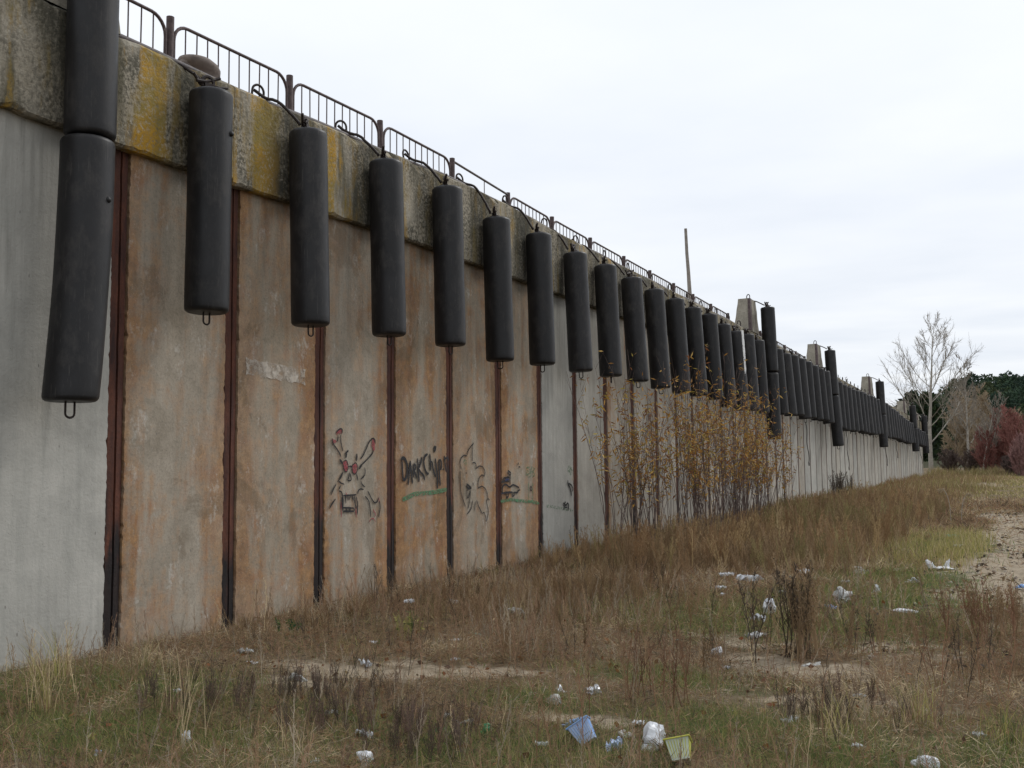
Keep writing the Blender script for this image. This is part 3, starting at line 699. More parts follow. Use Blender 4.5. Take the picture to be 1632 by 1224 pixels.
# ------------------------------------------------------------------ railings on the wall top
def railing(ys_, label, skip=(), split=()):
    rl = tag(empty('railing', (-.62, ys_[0], ctop(ys_[0]))), label, 'railing'); z0 = ctop(ys_[0])
    post_me = MB().tube([(0, 0, -.03), (0, 0, .80)], .043, 12).mesh('post', True)
    for i, y in enumerate(ys_):
        hp = float(np.interp(y, [5, 10, 16, 24, 40], [.82, .78, .64, .60, .55]))
        link('post', post_me, 'rail_paint', rl, (0, y-ys_[0], ctop(y)-z0), (random.uniform(-.02, .02), random.uniform(-.02, .02), 0), (1, 1, hp/.80))
        if i == len(ys_)-1: break
        y2 = ys_[i+1]; a_ = y-ys_[0]+.06; b_ = y2-ys_[0]-.06; za = ctop(y)-z0; zb = ctop(y2)-z0; hp2 = float(np.interp(y2, [5, 10, 16, 24, 40], [.82, .78, .64, .60, .55]))
        ha, hb = hp-.04, hp2-.04
        if i in skip:
            link('top_rail', MB().tube([(0, a_-.03, za+ha), (0, b_+.03, zb+hb)], .019, 8).mesh('top_rail', True), 'rail_top', rl)
            link('baluster', MB().tube([(0, (a_*.45+b_*.55), (za+zb)/2), (0, a_*.45+b_*.55, (za+zb)/2+ha-.02)], .008, 5).mesh('baluster', True), 'rail_paint', rl)
            continue
        R_ = .20; pts = [(0, a_, za-.02)]
        for t in np.linspace(0, math.pi/2, 7): pts.append((0, a_+R_-R_*math.cos(t), za+ha-R_+R_*math.sin(t)))
        for t in np.linspace(0, math.pi/2, 7): pts.append((0, b_-R_+R_*math.sin(t), zb+hb-R_+R_*math.cos(t)))
        pts.append((0, b_, zb-.02))
        fr = link('rail_frame', MB().tube(pts, .019, 8).mesh('rail_frame', True), 'rail_paint', rl)
        link('bottom_rail', MB().tube([(0, a_, za+.05), (0, b_, zb+.05)], .017, 6).mesh('bottom_rail', True), 'rail_top', fr)
        nb = 11
        for j in range(1, nb):
            t = j/nb; yy_ = a_+(b_-a_)*t; hh = ha+(hb-ha)*t; zz_ = za+(zb-za)*t
            dd = min(yy_-a_, b_-yy_); top = hh-(R_-math.sqrt(max(0, R_*R_-(R_-dd)**2)) if dd < R_ else 0)
            link('baluster', bal_me, 'rail_paint', fr, (0, yy_, zz_+.05), (random.uniform(-.008, .008), random.uniform(-.008, .008), 0), (1, 1, top-.06))
    return rl
bal_me = MB().tube([(0, 0, 0), (0, 0, 1)], .0085, 5).mesh('baluster', True)
railing([5.88, 7.85, 9.85, 11.85, 13.84, 15.8, 17.6, 19.5, 21.45, 23.2, 25.0, 26.7, 28.4, 30.2], 'brown railing of round cornered tube frames on the wall top above the near fenders', skip=(4,))
railing([32.3, 34.2, 36.1, 38.0, 39.9, 41.6], 'far stretch of tubular railing on the wall top between the two tallest concrete blocks')

# ------------------------------------------------------------------ rubber fenders
def fender_body(h, rad=.2125, bend=None, n=28):
    pr = [(0.001, 0), (rad*.72, 0)]
    for a in np.linspace(0, math.pi/2, 5): pr.append((rad-.045+.045*math.sin(a), .045-.045*math.cos(a)))
    for z in np.linspace(.1, h-.1, 18): pr.append((rad*(1+.006*math.sin(z*5)), z))
    for a in np.linspace(math.pi/2, 0, 5): pr.append((rad-.045+.045*math.sin(a), h-.045+.045*math.cos(a)))
    pr += [(rad*.72, h), (0.001, h)]
    return MB().lathe(pr, n, bend).mesh('body', True)
body_me = fender_body(2.25)
body_far = fender_body(2.25, n=14)
ub = [(0, -.045, .03)]+[(0, -.045*math.cos(a), -.085-.03*math.sin(a)) for a in np.linspace(0, math.pi, 9)]+[(0, .045, .03)]
loopb = MB().tube(ub, .009, 6).mesh('bottom_loop', True)
capm = MB().lathe([(.001, .018), (.085, .018), (.095, .0), (.001, -.002)], 18).mesh('cap_plate', True)
knot = MB().tube([(0, -.045*math.cos(a), .055+.05*math.sin(a)) for a in np.linspace(-.6, 3.74, 12)], .014, 6).tube([(.03, -.10, .045), (.01, -.02, .060), (-.01, .06, .10), (-.01, .10, .12)], .013, 6).tube([(0, .0, .05), (.03, .07, .03), (.01, .15, .05)], .010, 6).tube([(.02, -.12, .10), (.0, -.06, .04), (-.01, .0, .02)], .012, 6).box(-.025, .025, -.03, .03, .0, .05).mesh('shackle', False)
knobm = MB().lathe([(.001, .022), (.014, .020), (.022, .008), (.024, -.01)], 10).mesh('valve_knob', True)
ORD = ['first', 'second', 'third', 'fourth', 'fifth', 'sixth', 'seventh', 'eighth', 'ninth', 'tenth', 'eleventh', 'twelfth', 'thirteenth', 'fourteenth', 'fifteenth', 'sixteenth', 'seventeenth', 'eighteenth']
def fender(y, zt, zb, label, lean=.05, X=.35, dy=.0, body=None, cable=True, group='rubber cylinder fenders hanging from the wall coping', anchor=None, knob=None, low=False, loop=True):
    h = zt-zb
    e = empty('cylinder_fender', (X, y, zb)); tag(e, label, 'fender', group)
    e.rotation_euler = (-dy/h if h else 0, 0, 0)
    # lean the lower end away from the wall while the top stays against the coping
    ang = lean/h; e.rotation_euler = (dy/h, -ang, random.uniform(0, 6.2) if False else 0)
    e.location = (X+lean, y+dy, zb)
    b = link('body', body or (body_me if y < 34 else body_far), 'rubber', e, scale=(1, 1, h/2.25) if not body else (1, 1, 1), rot=(0, 0, random.uniform(0, 6.28)) if not body else (0, 0, 0))
    if loop: link('bottom_loop', loopb, 'dark_iron', e, rot=(0, 0, random.choice([0, .3, 1.2, 1.5, .2, -.3]) if y > 12 else .1*random.uniform(-1, 1)))
    if cable:
        link('cap_plate', capm, 'dark_iron', e, (-.02, 0, h+.012), (random.uniform(-.12, .12), random.uniform(-.15, .1), 0))
        link('shackle', knot, 'dark_iron', e, (-.01, -.04, h+.01), (0, 0, random.uniform(-.4, .6)), (1.35, 1.35, 1.35))
        ax, ay, az = anchor if anchor else (-.08, y-.34, ctop(y-.34)+.15)
        # local coordinates of the way up over the coping edge
        def loc_(p): return Vector(p)-Vector((X+lean, y+dy, zb))
        ct = ctop(y)
        w0 = Vector((X-.03, y-.03, zt+.07)); w3 = Vector((ax, ay, az))
        ctl = [w0, Vector((.26, y-.09, (zt*.5+ct*.5)+.02)), Vector((.155, y-.15, ct-.01)), Vector((.10, y-.19, ct+.035)), Vector((.0, y-.26, ct+.05)), w3] if not anchor else [w0, w0*.75+w3*.25+Vector((0, 0, .03)), w0*.4+w3*.6+Vector((0, 0, .05)), w3]
        P = np.array([tuple(v) for v in ctl]); t0 = np.linspace(0, 1, len(P)); tq = np.linspace(0, 1, 18)
        Q = np.stack([np.interp(tq, t0, P[:, c_]) for c_ in range(3)], 1)
        for _ in range(3): Q[1:-1] = (Q[:-2]+2*Q[1:-1]+Q[2:])/4
        Q += rng.normal(0, .002, Q.shape)
        pts = [tuple(loc_(Vector(q_))) for q_ in Q]
        link('cable', MB().tube(pts, .018, 6).mesh('cable', True), 'dark_iron', e)
    if knob:
        for (ka, kz) in knob:
            link('valve_knob', knobm, 'rubber', e, (.2125*math.cos(ka), .2125*math.sin(ka), kz), (0, math.pi/2, ka), (1.3, 1.3, 1.2))
    return e
near_y = [7.47, 8.99, 10.54, 12.05, 13.5, 14.98, 16.47, 17.9, 19.31, 20.68, 22.08, 23.4, 24.75, 26.0, 27.3, 28.5, 29.7]
near_t = [5.42, 5.47, 5.54, 5.57, 5.45, 5.51, 5.47, 5.50, 5.49, 5.46, 5.46, 5.44, 5.46, 5.36, 5.33, 5.38, 5.34]
near_t = [v-.06 for v in near_t]
near_b = [3.15, 3.21, 3.27, 3.30, 3.22, 3.29, 3.30, 3.32, 3.32, 3.28, 3.26, 3.28, 3.27, 3.15, 3.12, 3.16, 3.14]
det = {0: ', over the orange lichen and below the bollard', 1: ', between the two yellow lichen patches', 2: ', above the demon head graffiti panel', 3: ', above and left of the black lettering', 4: ', above and right of the black lettering', 5: ', above the toy car graffiti', 6: ', left of the clean grey panel', 7: ', above the small black scribbles', 8: '', 9: ', last one clear of the willow leaves', 10: ', behind the first willow leaf tips', 13: ', narrow gap beside it', 14: ', with torn white paint down its side', 16: ', partly behind the tall pair by the first block'}
leans = [.0, .03, .03, .03, .03, .03, .06, .06, .08, .09, .10, .10, .10, .10, .10, .10, .08]
dys = [-.02, .03, .03, .02, .03, .03, .05, .05, .06, .05, .04, .04, .04, .04, .04, .04, .04]
for i, y in enumerate(near_y):
    lb = '%s single black fender from the left%s' % (ORD[i], det.get(i, ''))
    e = fender(y, near_t[i], near_b[i], lb, leans[i], dy=dys[i], knob=[(.35, 1.78)] if i == 0 else None, anchor=(-.2, 7.62-.30, 5.78) if i == 0 else None)
    if i > 0: link('mooring_loop', loop_me, 'dark_iron', wall, (-.08, y-.36, ctop(y-.36)), (random.uniform(-.1, .1), random.uniform(-.15, .15), random.uniform(-.5, .2)))
    if i == 14:
        # torn strip of white paint on the shore side of this fender
        zz = np.linspace(.95, 2.2, 14); an0 = -.5; V = []; F = []
        for q_, z in enumerate(zz):
            w0 = .80*(.25+.7*min(1, (z-.9)/.9)+random.uniform(-.16, .16))
            for t in (0, .25, .5, .75, 1): a = an0+w0*t; V.append((.2155*math.cos(a), .2155*math.sin(a), z*.98))
        for q_ in range(13):
            for j in range(4): F.append((q_*5+j, q_*5+j+1, q_*5+j+6, q_*5+j+5))
        link('white_paint_patch', mk_mesh('white_paint_patch', np.array(V), [np.array(F)], smooth=True), 'white_paint', e)
for y in (12.2, 14.2): pass
# first double fender: two long cylinders one above the other, the lower one bent
fender(6.02, 6.85, 4.47, 'upper black fender of the big pair at the left edge of the wall', 0.0, X=.36, loop=False, cable=False, group='double fenders hanging from the tall concrete blocks')
bl = fender_body(2.26, .222, bend=lambda z: (.02*(1-z/2.26)**2, -.13*(1-z/2.26)**2))
e = fender(6.0, 4.455, 2.195, 'bent lower black fender of the big pair at the left edge, its loop hanging free', 0.0, X=.36, body=bl, cable=False, loop=False, knob=[(.2, 1.72)], group='double fenders hanging from the tall concrete blocks')
link('bottom_loop', loopb, 'dark_iron', e, (.02, -.13, 0), (0, 0, .1), (1, 1.1, 1.15))
# groups further along
def row(y0, y1, n_, where, first_i=0):
    for i in range(n_):
        y = y0+(y1-y0)*i/(n_-1)
        zt = float(np.interp(y, [30, 36, 40.5, 42.4, 54, 58, 65.5, 76.5], [5.28, 5.26, 5.2, 4.98, 4.93, 4.85, 4.4, 3.92]))+random.uniform(-.03, .05)
        zb = float(np.interp(y, [30, 40.5, 43, 54, 58, 66, 77], [3.26, 3.24, 3.09, 3.12, 3.08, 2.97, 2.9]))+random.uniform(-.05, .04)
        e = fender(y, zt, zb, '%s black fender from the left in the %s' % (ORD[i], where), .11+random.uniform(-.02, .03), dy=.05+random.uniform(-.03, .03))
        if y < 56: link('mooring_loop', loop_me, 'dark_iron', wall, (-.08, y-.36, ctop(y-.36)), (0, 0, random.uniform(-.5, .2)))
        rd = random.random()
        if (abs(y-35.7) < .5) or (y > 42 and rd < .2):
            ln = 1.35 if y < 40 else random.uniform(.4, 1.5); sw = random.uniform(-.15, .25)
            pts = [(0, 0, -.1)]+[(.02*math.sin(t*9), sw*t*t, -.1-ln*t) for t in np.linspace(.1, 1, 12)]
            link('loose_cable', MB().tube(pts, .014, 5).tube([(0, pts[-1][1]+.05*math.sin(a), pts[-1][2]-.07+.07*math.cos(a)) for a in np.linspace(0, 6.28, 10)], .012, 5).mesh('loose_cable', True), 'dark_iron', e)
row(32.15, 40.25, 8, 'row between first and second concrete blocks')
row(42.0, 54.0, 12, 'row between second and third concrete blocks')
row(56.2, 69.3, 13, 'row between third and fourth concrete blocks')
row(71.5, 77.2, 5, 'last short row before the wall end')

# ------------------------------------------------------------------ tall concrete blocks with their double fenders
def block(yc, zt, wx_top, wx_bot, ly, label, x1=.10):
    e = tag(empty('concrete_pier_block', (0, yc, ctop(yc)-.02)), label, 'concrete block', 'tapered concrete blocks standing on the wall top')
    h = zt-ctop(yc)+.02; y0, y1 = -ly/2, ly/2
    V = []; m_ = 6
    for k in range(m_+1):
        t = k/m_; wx = wx_bot+(wx_top-wx_bot)*t; tp = .14*t*ly
        for (xx, yy_) in ((x1-wx, y0+tp), (x1-.05*t, y0+tp), (x1-.05*t, y1-tp), (x1-wx, y1-tp)):
            V.append((xx+random.uniform(-.008, .008), yy_+random.uniform(-.008, .008), h*t))
    F = [(k*4+j, k*4+(j+1) % 4, k*4+4+(j+1) % 4, k*4+4+j) for k in range(m_) for j in range(4)]+[(m_*4, m_*4+1, m_*4+2, m_*4+3)]
    link('block', mk_mesh('block', np.array(V), [np.array(F)]), 'block', e)
    mb = MB(); tp = .14*ly
    pts0 = [(x1+.008, y0-.006, 0.02), (x1-.042, y0+tp-.006, h*.99)]
    for (a0, a1) in (((-.14, 0), (0, 0)),):
        pass
    mb.add([(x1-.07, y0-.012, .02), (x1+.012, y0-.012, .02), (x1+.012, y0+.16, .02), (x1-.11, y0+tp-.012, h), (x1-.038, y0+tp-.012, h), (x1-.038, y0+tp+.16, h)], [(0, 1, 4, 3), (1, 2, 5, 4)])
    link('corner_plate', mb.mesh('corner_plate'), 'rail_paint', e)
    link('lifting_loop', loop_me, 'dark_iron', e, (x1-wx_top*.45, 0, h-.02), (0, 0, .9))
    return e
block(6.0, 7.2, .50, .72, 1.1, 'top edge of a tapered concrete block behind the big pair of fenders at the left')
P2 = [(30.55, 6.63, .40, .52, 1.0, 30.95, 6.42, 4.42, 2.42), (40.9, 6.34, .38, .46, 1.1, 41.35, 6.14, 4.35, 2.38), (54.9, 6.14, .42, .50, 1.2, 55.5, 5.93, 4.2, 2.55), (70.0, 5.72, .44, .55, 1.3, 70.7, 5.45, 4.0, 2.5), (77.6, 5.15, .44, .55, 1.2, 78.2, 5.1, 3.8, 2.45)]
nm = ['first, nearest and tallest', 'second', 'third', 'fourth', 'fifth and farthest']
for k, (yb, zt, w1_, w2_, ly, yf_, ft, fm, fb) in enumerate(P2):
    block(yb, zt, w1_, w2_, ly, '%s of the tapered concrete blocks rising above the far wall top' % nm[k])
    l1, l2 = [(.05, .04), (.07, .13), (.04, .05), (.05, .06), (.02, .03)][k]; w_ = nm[k].split(',')[0].split(' ')[0]
    fender(yf_, ft, fm+.03, 'upper black fender hung from the %s tapered block on the far wall' % w_, l1, X=.40, anchor=(-.05, yb+.2, zt+.02), loop=False, group='double fenders hanging from the tall concrete blocks')
    fender(yf_, fm, fb, 'lower black fender below the upper one at the %s tapered block on the far wall' % w_, l2, X=.40+l1, cable=False, group='double fenders hanging from the tall concrete blocks')

# ------------------------------------------------------------------ sticks: tapered segments, vectorised
def frusta(P0, P1, R0, R1, n=3):
    P0 = np.asarray(P0, float); P1 = np.asarray(P1, float); N = len(P0)
    T = P1-P0; T /= np.linalg.norm(T, axis=1)[:, None]+1e-9
    up = np.where(np.abs(T[:, 2:3]) < .9, np.array([[0, 0, 1.]]), np.array([[1., 0, 0]]))
    A = np.cross(T, up); A /= np.linalg.norm(A, axis=1)[:, None]+1e-9; B = np.cross(T, A)
    an = np.arange(n)*2*np.pi/n; ring = np.cos(an)[None, :, None]*A[:, None]+np.sin(an)[None, :, None]*B[:, None]
    V = np.concatenate([P0[:, None]+ring*np.asarray(R0)[:, None, None], P1[:, None]+ring*np.asarray(R1)[:, None, None]], 1)
    j = np.arange(n); f_ = np.stack([j, (j+1) % n, n+(j+1) % n, n+j], 1)
    F = (f_[None]+(np.arange(N)*2*n)[:, None, None]).reshape(-1, 4)
    return V.reshape(-1, 3), F
def blades(P, H, Wd, az, lean, curve=1.7, S=2, droop=0.0):
    N = len(P); d = np.stack([np.cos(az), np.sin(az), 0*az], 1); az2 = rng.uniform(0, 2*np.pi, N)
    s_ = np.stack([np.cos(az2), np.sin(az2), 0*az2], 1); rows = []
    for k in range(S+1):
        t = k/S; c_ = P+d*(lean*H*t**curve)[:, None]; c_[:, 2] += H*(t-droop*t**3)*np.sqrt(np.clip(1-.35*lean**2, .15, 1))
        if k < S: rows += [c_-s_*(Wd*(1-.75*t)/2)[:, None], c_+s_*(Wd*(1-.75*t)/2)[:, None]]
        else: rows.append(c_)
    m_ = len(rows); V = np.stack(rows, 1).reshape(-1, 3); b = (np.arange(N)*m_)[:, None]
    Fq = [b+np.array([[2*k, 2*k+1, 2*k+3, 2*k+2]]) for k in range(S-1)]; Ft = b+np.array([[2*S-2, 2*S-1, 2*S]])
    return V, (np.concatenate(Fq) if Fq else np.zeros((0, 4), int)), Ft, m_
def cards(P, Lh, Wd, dirs):
    # leaf-sized diamonds: long axis along dirs
    N = len(P); dirs = dirs/(np.linalg.norm(dirs, axis=1)[:, None]+1e-9); q_ = rng.normal(size=(N, 3)); s_ = np.cross(dirs, q_); s_ /= np.linalg.norm(s_, axis=1)[:, None]+1e-9
    V = np.stack([P, P+dirs*(Lh*.45)[:, None]+s_*(Wd/2)[:, None], P+dirs*Lh[:, None], P+dirs*(Lh*.45)[:, None]-s_*(Wd/2)[:, None]], 1).reshape(-1, 3)
    return V, np.arange(N*4).reshape(N, 4)
def pick(pal, N, jit=.22, w=None):
    pal = np.array(pal); i = rng.choice(len(pal), N, p=w); return pal[i]*(1+rng.uniform(-jit, jit, (N, 1)))
def pickp(pal, x, y, s, seed, jit=.28, k=.62):
    pal = np.array(pal); v = np.clip((fbm(x*s, y*s, seed)-.22)/.56, 0, 1)*k+rng.random(len(x))*(1-k); i = np.clip((v*len(pal)).astype(int), 0, len(pal)-1); return pal[i]*(1+rng.uniform(-jit, jit, (len(x), 1)))
def scatter(n_, x0, x1, y0, y1, dens):
    x = rng.uniform(x0, x1, n_); y = rng.uniform(y0, y1, n_); k = rng.random(n_) < np.clip(dens(x, y), 0, 1); x, y = x[k], y[k]
    return x, y
def in_view(x, y, m=1.0):
    # keep to the wedge of ground around what can be seen, with a margin on both sides
    return (x > .02) & (x < 8.6+y*.03+m*.3) & (x > 5.0-y*1.05-m*1.2+0)
TAN, BRN, RED, GRN, GRY, YGR, DRK, OLV = (.56, .44, .27), (.29, .20, .115), (.25, .14, .085), (.11, .15, .045), (.36, .30, .22), (.37, .34, .12), (.085, .065, .048), (.25, .225, .10)

def grass_object(name, label, cat, x, y, H, Wd, lean, col, S=2, curve=1.7, mat='blade', droop=0):
    P = np.stack([x, y, gz(x, y)-.01], 1); V, F4, F3, m_ = blades(P, H, Wd, rng.uniform(0, 6.283, len(x)), lean, curve, S, droop)
    o = link(name, mk_mesh(name, V, [F4, F3], tint=np.repeat(col, m_, 0)), mat); tag(o, label, cat, kind='stuff'); return o

def scat(n_, y0, y1, dens, x1=9.2, pw=1.0):
    # more points close by than far away
    t = rng.random(n_); y = y0*(y1/y0)**(t**pw); x = rng.uniform(0, 1, n_)*x1; k = (rng.random(n_) < np.clip(dens(x, y), 0, 1))
    return x[k], y[k]
x, y = scat(480000, 3.4, 34, lambda x, y: (f_green(x, y)*1.5*np.clip(fbm(x*2.2, y*2.2, 61)*3-.7, 0.05, 1)+.10*np.clip(fbm(x*3, y*3, 60)*3-.9, 0, 1))*in_view(x, y)*(1-f_sand(x, y)*.9)); N = len(x)
far = np.clip(y/9, .8, 3)
grass_object('green_grass', 'short green grass growing in patches among the dead weeds', 'grass', x, y, rng.uniform(.03, .12, N)*np.clip(far, 1, 1.5), rng.uniform(.003, .006, N)*far, rng.uniform(.2, 1.1, N), pick([(.13, .19, .05), (.17, .21, .065), OLV, YGR, (.11, .17, .055)], N))
# flattened straw and thatch
def dthatch(x, y):
    return (.40+.9*np.clip(fbm(x*1.6, y*1.3, 62)*1.6-.4, 0, 1))*in_view(x, y)*(1-np.clip(f_sand(x, y)*1.25, 0, .95))*(1-.6*f_green(x, y))
x, y = scat(430000, 3.4, 40, dthatch); N = len(x); far = np.clip(y/8, .8, 4)
P = np.stack([x, y, gz(x, y)+rng.random(N)**2*.06], 1); dv = rng.normal(size=(N, 3)); dv[:, 2] = np.abs(dv[:, 2])*.55; Ls = rng.uniform(.03, .15, N)*np.clip(far, 1, 2)
V, F = cards(P, Ls, rng.uniform(.0025, .006, N)*far, dv)
pal = [OLV, BRN, DRK, BRN, RED, (.36, .26, .15), GRY, TAN, (.62, .50, .33)]
tag(link('dry_thatch', mk_mesh('dry_thatch', V, [F], tint=np.repeat(pickp(pal, x, y, 1.1, 81), 4, 0)), 'blade'), 'matted dry brown straw and dead stems covering the waste ground', 'straw', kind='stuff')
x, y = scat(150000, 3.4, 30, lambda x, y: dthatch(x, y)*.9); N = len(x); far = np.clip(y/9, .8, 4)
H = rng.uniform(.04, .17, N)*np.clip(far, 1, 1.6)
grass_object('dry_grass', 'short dry brown grass over the waste ground', 'dry grass', x, y, H, rng.uniform(.0025, .005, N)*far, rng.uniform(.4, 1.8, N), pickp([OLV, OLV, BRN, RED, BRN, GRY, TAN, TAN], x, y, .9, 82), droop=.35)
# taller upright dry grass
def dtall(x, y):
    return (np.clip(fbm(x*1.4, y*1.2, 63)*2.6-1.15, 0, 1)*.5+f_tall(x, y)*.8)*in_view(x, y)*(1-f_sand(x, y))
x, y = scat(170000, 3.4, 36, dtall); N = len(x); far = np.clip(y/9, .8, 4)
H = rng.uniform(.12, .42, N)*(.45+.65*f_tall(x, y))*(1+.25*(fbm(x*2, y*2, 64)-.5))*np.interp(x, [0, .5, 2.2], [.5, .6, 1])*np.interp(y, [0, 8, 10, 14, 18], [1, 1, .72, .72, 1])
grass_object('tall_dry_grass', 'upright tan and brown dry grass stalks standing in drifts below the wall', 'dry grass', x, y, H, rng.uniform(.0022, .0042, N)*far, rng.uniform(.05, .55, N), pickp([OLV, BRN, (.20, .13, .07), BRN, (.40, .29, .16), TAN, YGR], x, y, .8, 83), S=3)
# yellow green tuft bank beside the sandy track
x, y = scatter(24000, 4.6, 7.0, 16, 26, lambda x, y: ell(x, y, 5.7, 20.5, .85, 3.4)*np.clip(fbm(x*2.5, y*1.5, 66)*3-1, 0, 1)); N = len(x)
grass_object('yellow_grass', 'yellow green grass bank between the brown weeds and the sandy track', 'grass', x, y, rng.uniform(.12, .34, N), rng.uniform(.006, .011, N), rng.uniform(.1, .7, N), pick([YGR, (.42, .36, .13), TAN, YGR, OLV], N))
# far meadow towards the trees
x, y = scatter(90000, 0, 22, 34, 92, lambda x, y: np.clip(1.15-f_sand(x, y)*1.2, 0, 1)*(x < 9+(y-34)*.2)); N = len(x)
tl = np.clip(fbm(x*.5, y*.25, 67)*2.4-.8, 0, 1); lowr = np.clip((x-4.8)/1.2+fbm(x, y*.4, 68)-.5, 0, 1)
H = (.15+.45*tl)*(1-.65*lowr)*rng.uniform(.5, 1.1, N)*np.where(y > 80, 1.6, 1)
cl = np.where((rng.random(N) < .2+.55*lowr)[:, None], pick([YGR, TAN, OLV], N), pickp([OLV, (.27, .22, .10), BRN, (.28, .175, .095), (.40, .29, .16)], x, y, .3, 88))
grass_object('far_meadow_grass', 'brown and yellow rough grass along the far foot of the wall', 'grass', x, y, H, rng.uniform(.02, .045, N), rng.uniform(.1, .6, N), cl)

# twiggy weed mass, built from a few different plants repeated with numpy
def weed_template(kind, seed):
    g_ = np.random.default_rng(seed); P0, P1, R0, R1 = [], [], [], []
    def seg(a, b, ra, rb): P0.append(a); P1.append(b); R0.append(ra); R1.append(rb)
    nst = {'broom': 1, 'mug': 3, 'head': 2}[kind]
    heads = []
    for s_ in range(nst):
        az = g_.uniform(0, 6.28); ln = g_.uniform(.02, .22)*(1.2 if nst > 1 else 1); k = 7; hh = g_.uniform(.75, 1.0)
        cur = np.array([g_.normal()*.02, g_.normal()*.02, -.03]); dv = np.array([math.cos(az)*ln, math.sin(az)*ln, 1.])
        for i in range(k):
            nxt = cur+dv/np.linalg.norm(dv)*hh/k*1.02; ra = .0042*(1-i/k*.7); seg(cur, nxt, ra, .0042*(1-(i+1)/k*.7))
            dv += g_.normal(0, .05, 3); dv[2] = max(dv[2], .8)
            if i > (1 if kind != 'head' else 3):
                for _ in range({'broom': 3, 'mug': 4, 'head': 2}[kind]):
                    a2 = g_.uniform(0, 6.28); le = g_.uniform(.10, .30)*(1.15-i/k)*({'broom': .9, 'mug': .8, 'head': 1.1}[kind]); up_ = g_.uniform(1.0, 2.6)
                    st_ = cur+(nxt-cur)*g_.random(); e1 = st_+np.array([math.cos(a2), math.sin(a2), up_])/math.hypot(1, up_)*le*.55
                    e2 = e1+np.array([math.cos(a2)*.6, math.sin(a2)*.6, up_*1.2])/math.hypot(.6, up_*1.2)*le*.45
                    seg(st_, e1, .0019, .0014); seg(e1, e2, .0014, .0008); heads.append(e2)
                    if kind != 'head':
                        for q_ in range(2): e3 = e1+(e2-e1)*g_.random(); seg(e3, e3+np.array([g_.normal()*.02, g_.normal()*.02, .035]), .0011, .0007)
            cur = nxt
        heads.append(cur)
    V, F = frusta(P0, P1, np.array(R0)*1.9, np.array(R1)*1.9, 3)
    if kind == 'mug' or kind == 'head':
        hd = np.array(heads); rep = 3 if kind == 'mug' else 1
        P = np.repeat(hd, rep, 0)+g_.normal(0, .008, (len(hd)*rep, 3)); sz = np.full(len(P), .016 if kind == 'mug' else .026)
        V2, F2 = cards(P, sz, sz*.8, g_.normal(size=(len(P), 3))+[0, 0, .5]); 
        F = np.vstack([F, F2+len(V)]); V = np.vstack([V, V2])
    return V, F
TEMPL = {k: [weed_template(k, 100+i+j*10) for i in range(5)] for j, k in enumerate(('broom', 'mug', 'head'))}
def replicate(tmpls, x, y, sc, thick, col, tilt=.18, z0=None):
    Vs, Fs, Cs = [], [], []; nb = 0; N = len(x); pickt = rng.integers(0, len(tmpls), N); zz = gz(x, y) if z0 is None else np.full(N, z0)
    for ti, (V, F) in enumerate(tmpls):
        k = np.where(pickt == ti)[0]
        if not len(k): continue
        a_ = rng.uniform(0, 6.283, len(k)); c_, s_ = np.cos(a_), np.sin(a_); sx = sc[k]; tx, ty = rng.normal(0, tilt, len(k)), rng.normal(0, tilt, len(k))
        v = V[None]*sx[:, None, None]; X1 = v[..., 0]*c_[:, None]-v[..., 1]*s_[:, None]+v[..., 2]*tx[:, None]; Y1 = v[..., 0]*s_[:, None]+v[..., 1]*c_[:, None]+v[..., 2]*ty[:, None]
        W_ = np.stack([X1+x[k][:, None], Y1+y[k][:, None], v[..., 2]+zz[k][:, None]], -1)
        # thicken the sticks of small or distant copies slightly by growing about each stick's own axis is not needed; done through thick
        Vs.append(W_.reshape(-1, 3)); Fs.append((F[None]+(np.arange(len(k))*len(V))[:, None, None]+nb).reshape(-1, 4)); nb += len(k)*len(V); Cs.append(np.repeat(col[k], len(V), 0))
    return np.vstack(Vs), np.vstack(Fs), np.vstack(Cs)
def weed_object(name, label, tm, x, y, sc, col, tilt=.18):
    V, F, Cc = replicate(tm, x, y, sc, None, col, tilt); tag(link(name, mk_mesh(name, V, [F], tint=Cc), 'stalk'), label, 'weeds', kind='stuff')
x, y = scatter(9000, 0.15, 8.8, 3.0, 13, lambda x, y: (.12+.9*np.clip(fbm(x*.9, y*.9, 71)*2.6-1.05, 0, 1))*in_view(x, y)*(1-f_sand(x, y)*.85)*(1-.6*f_green(x, y))*np.where(y < 5.2, .8, 1)); N = len(x)
weed_object('twiggy_weeds', 'thin reddish brown dead weed stems standing all over the near ground', TEMPL['broom'], x, y, rng.uniform(.16, .50, N)*(.7+.5*fbm(x*.8, y*.8, 70)), pickp([DRK, BRN, (.30, .19, .12), GRY, TAN], x, y, 1.3, 84))
x, y = scatter(1500, 0.15, 6.5, 7.5, 17, lambda x, y: np.clip(f_tall(x, y)+.05, 0, 1)*in_view(x, y)); N = len(x)
weed_object('mugwort_weeds', 'dense brown seeded weeds along the foot of the wall', TEMPL['mug'], x, y, rng.uniform(.22, .50, N)*np.interp(x, [0, .5, 2.2], [.42, .55, .85])*(.6+.8*fbm(x*1.1, y*1.1, 77)), pickp([DRK, BRN, (.20, .125, .065), (.30, .21, .11), TAN], x, y, .9, 85))
x, y = scatter(3000, 0.1, 5.6, 14, 36, lambda x, y: f_tall(x, y)*np.clip(22/y, 0, 1)); N = len(x)
V, F, Cc = replicate(TEMPL['mug']+TEMPL['broom'], x, y, rng.uniform(.40, .90, N)*(.55+.8*fbm(x*.7, y*.5, 87))*np.interp(x, [0, .6, 2.2], [.45, .6, 1]), None, pickp([OLV, (.27, .22, .10), BRN, (.30, .19, .10), (.40, .29, .15), (.48, .37, .21)], x, y, .45, 86))
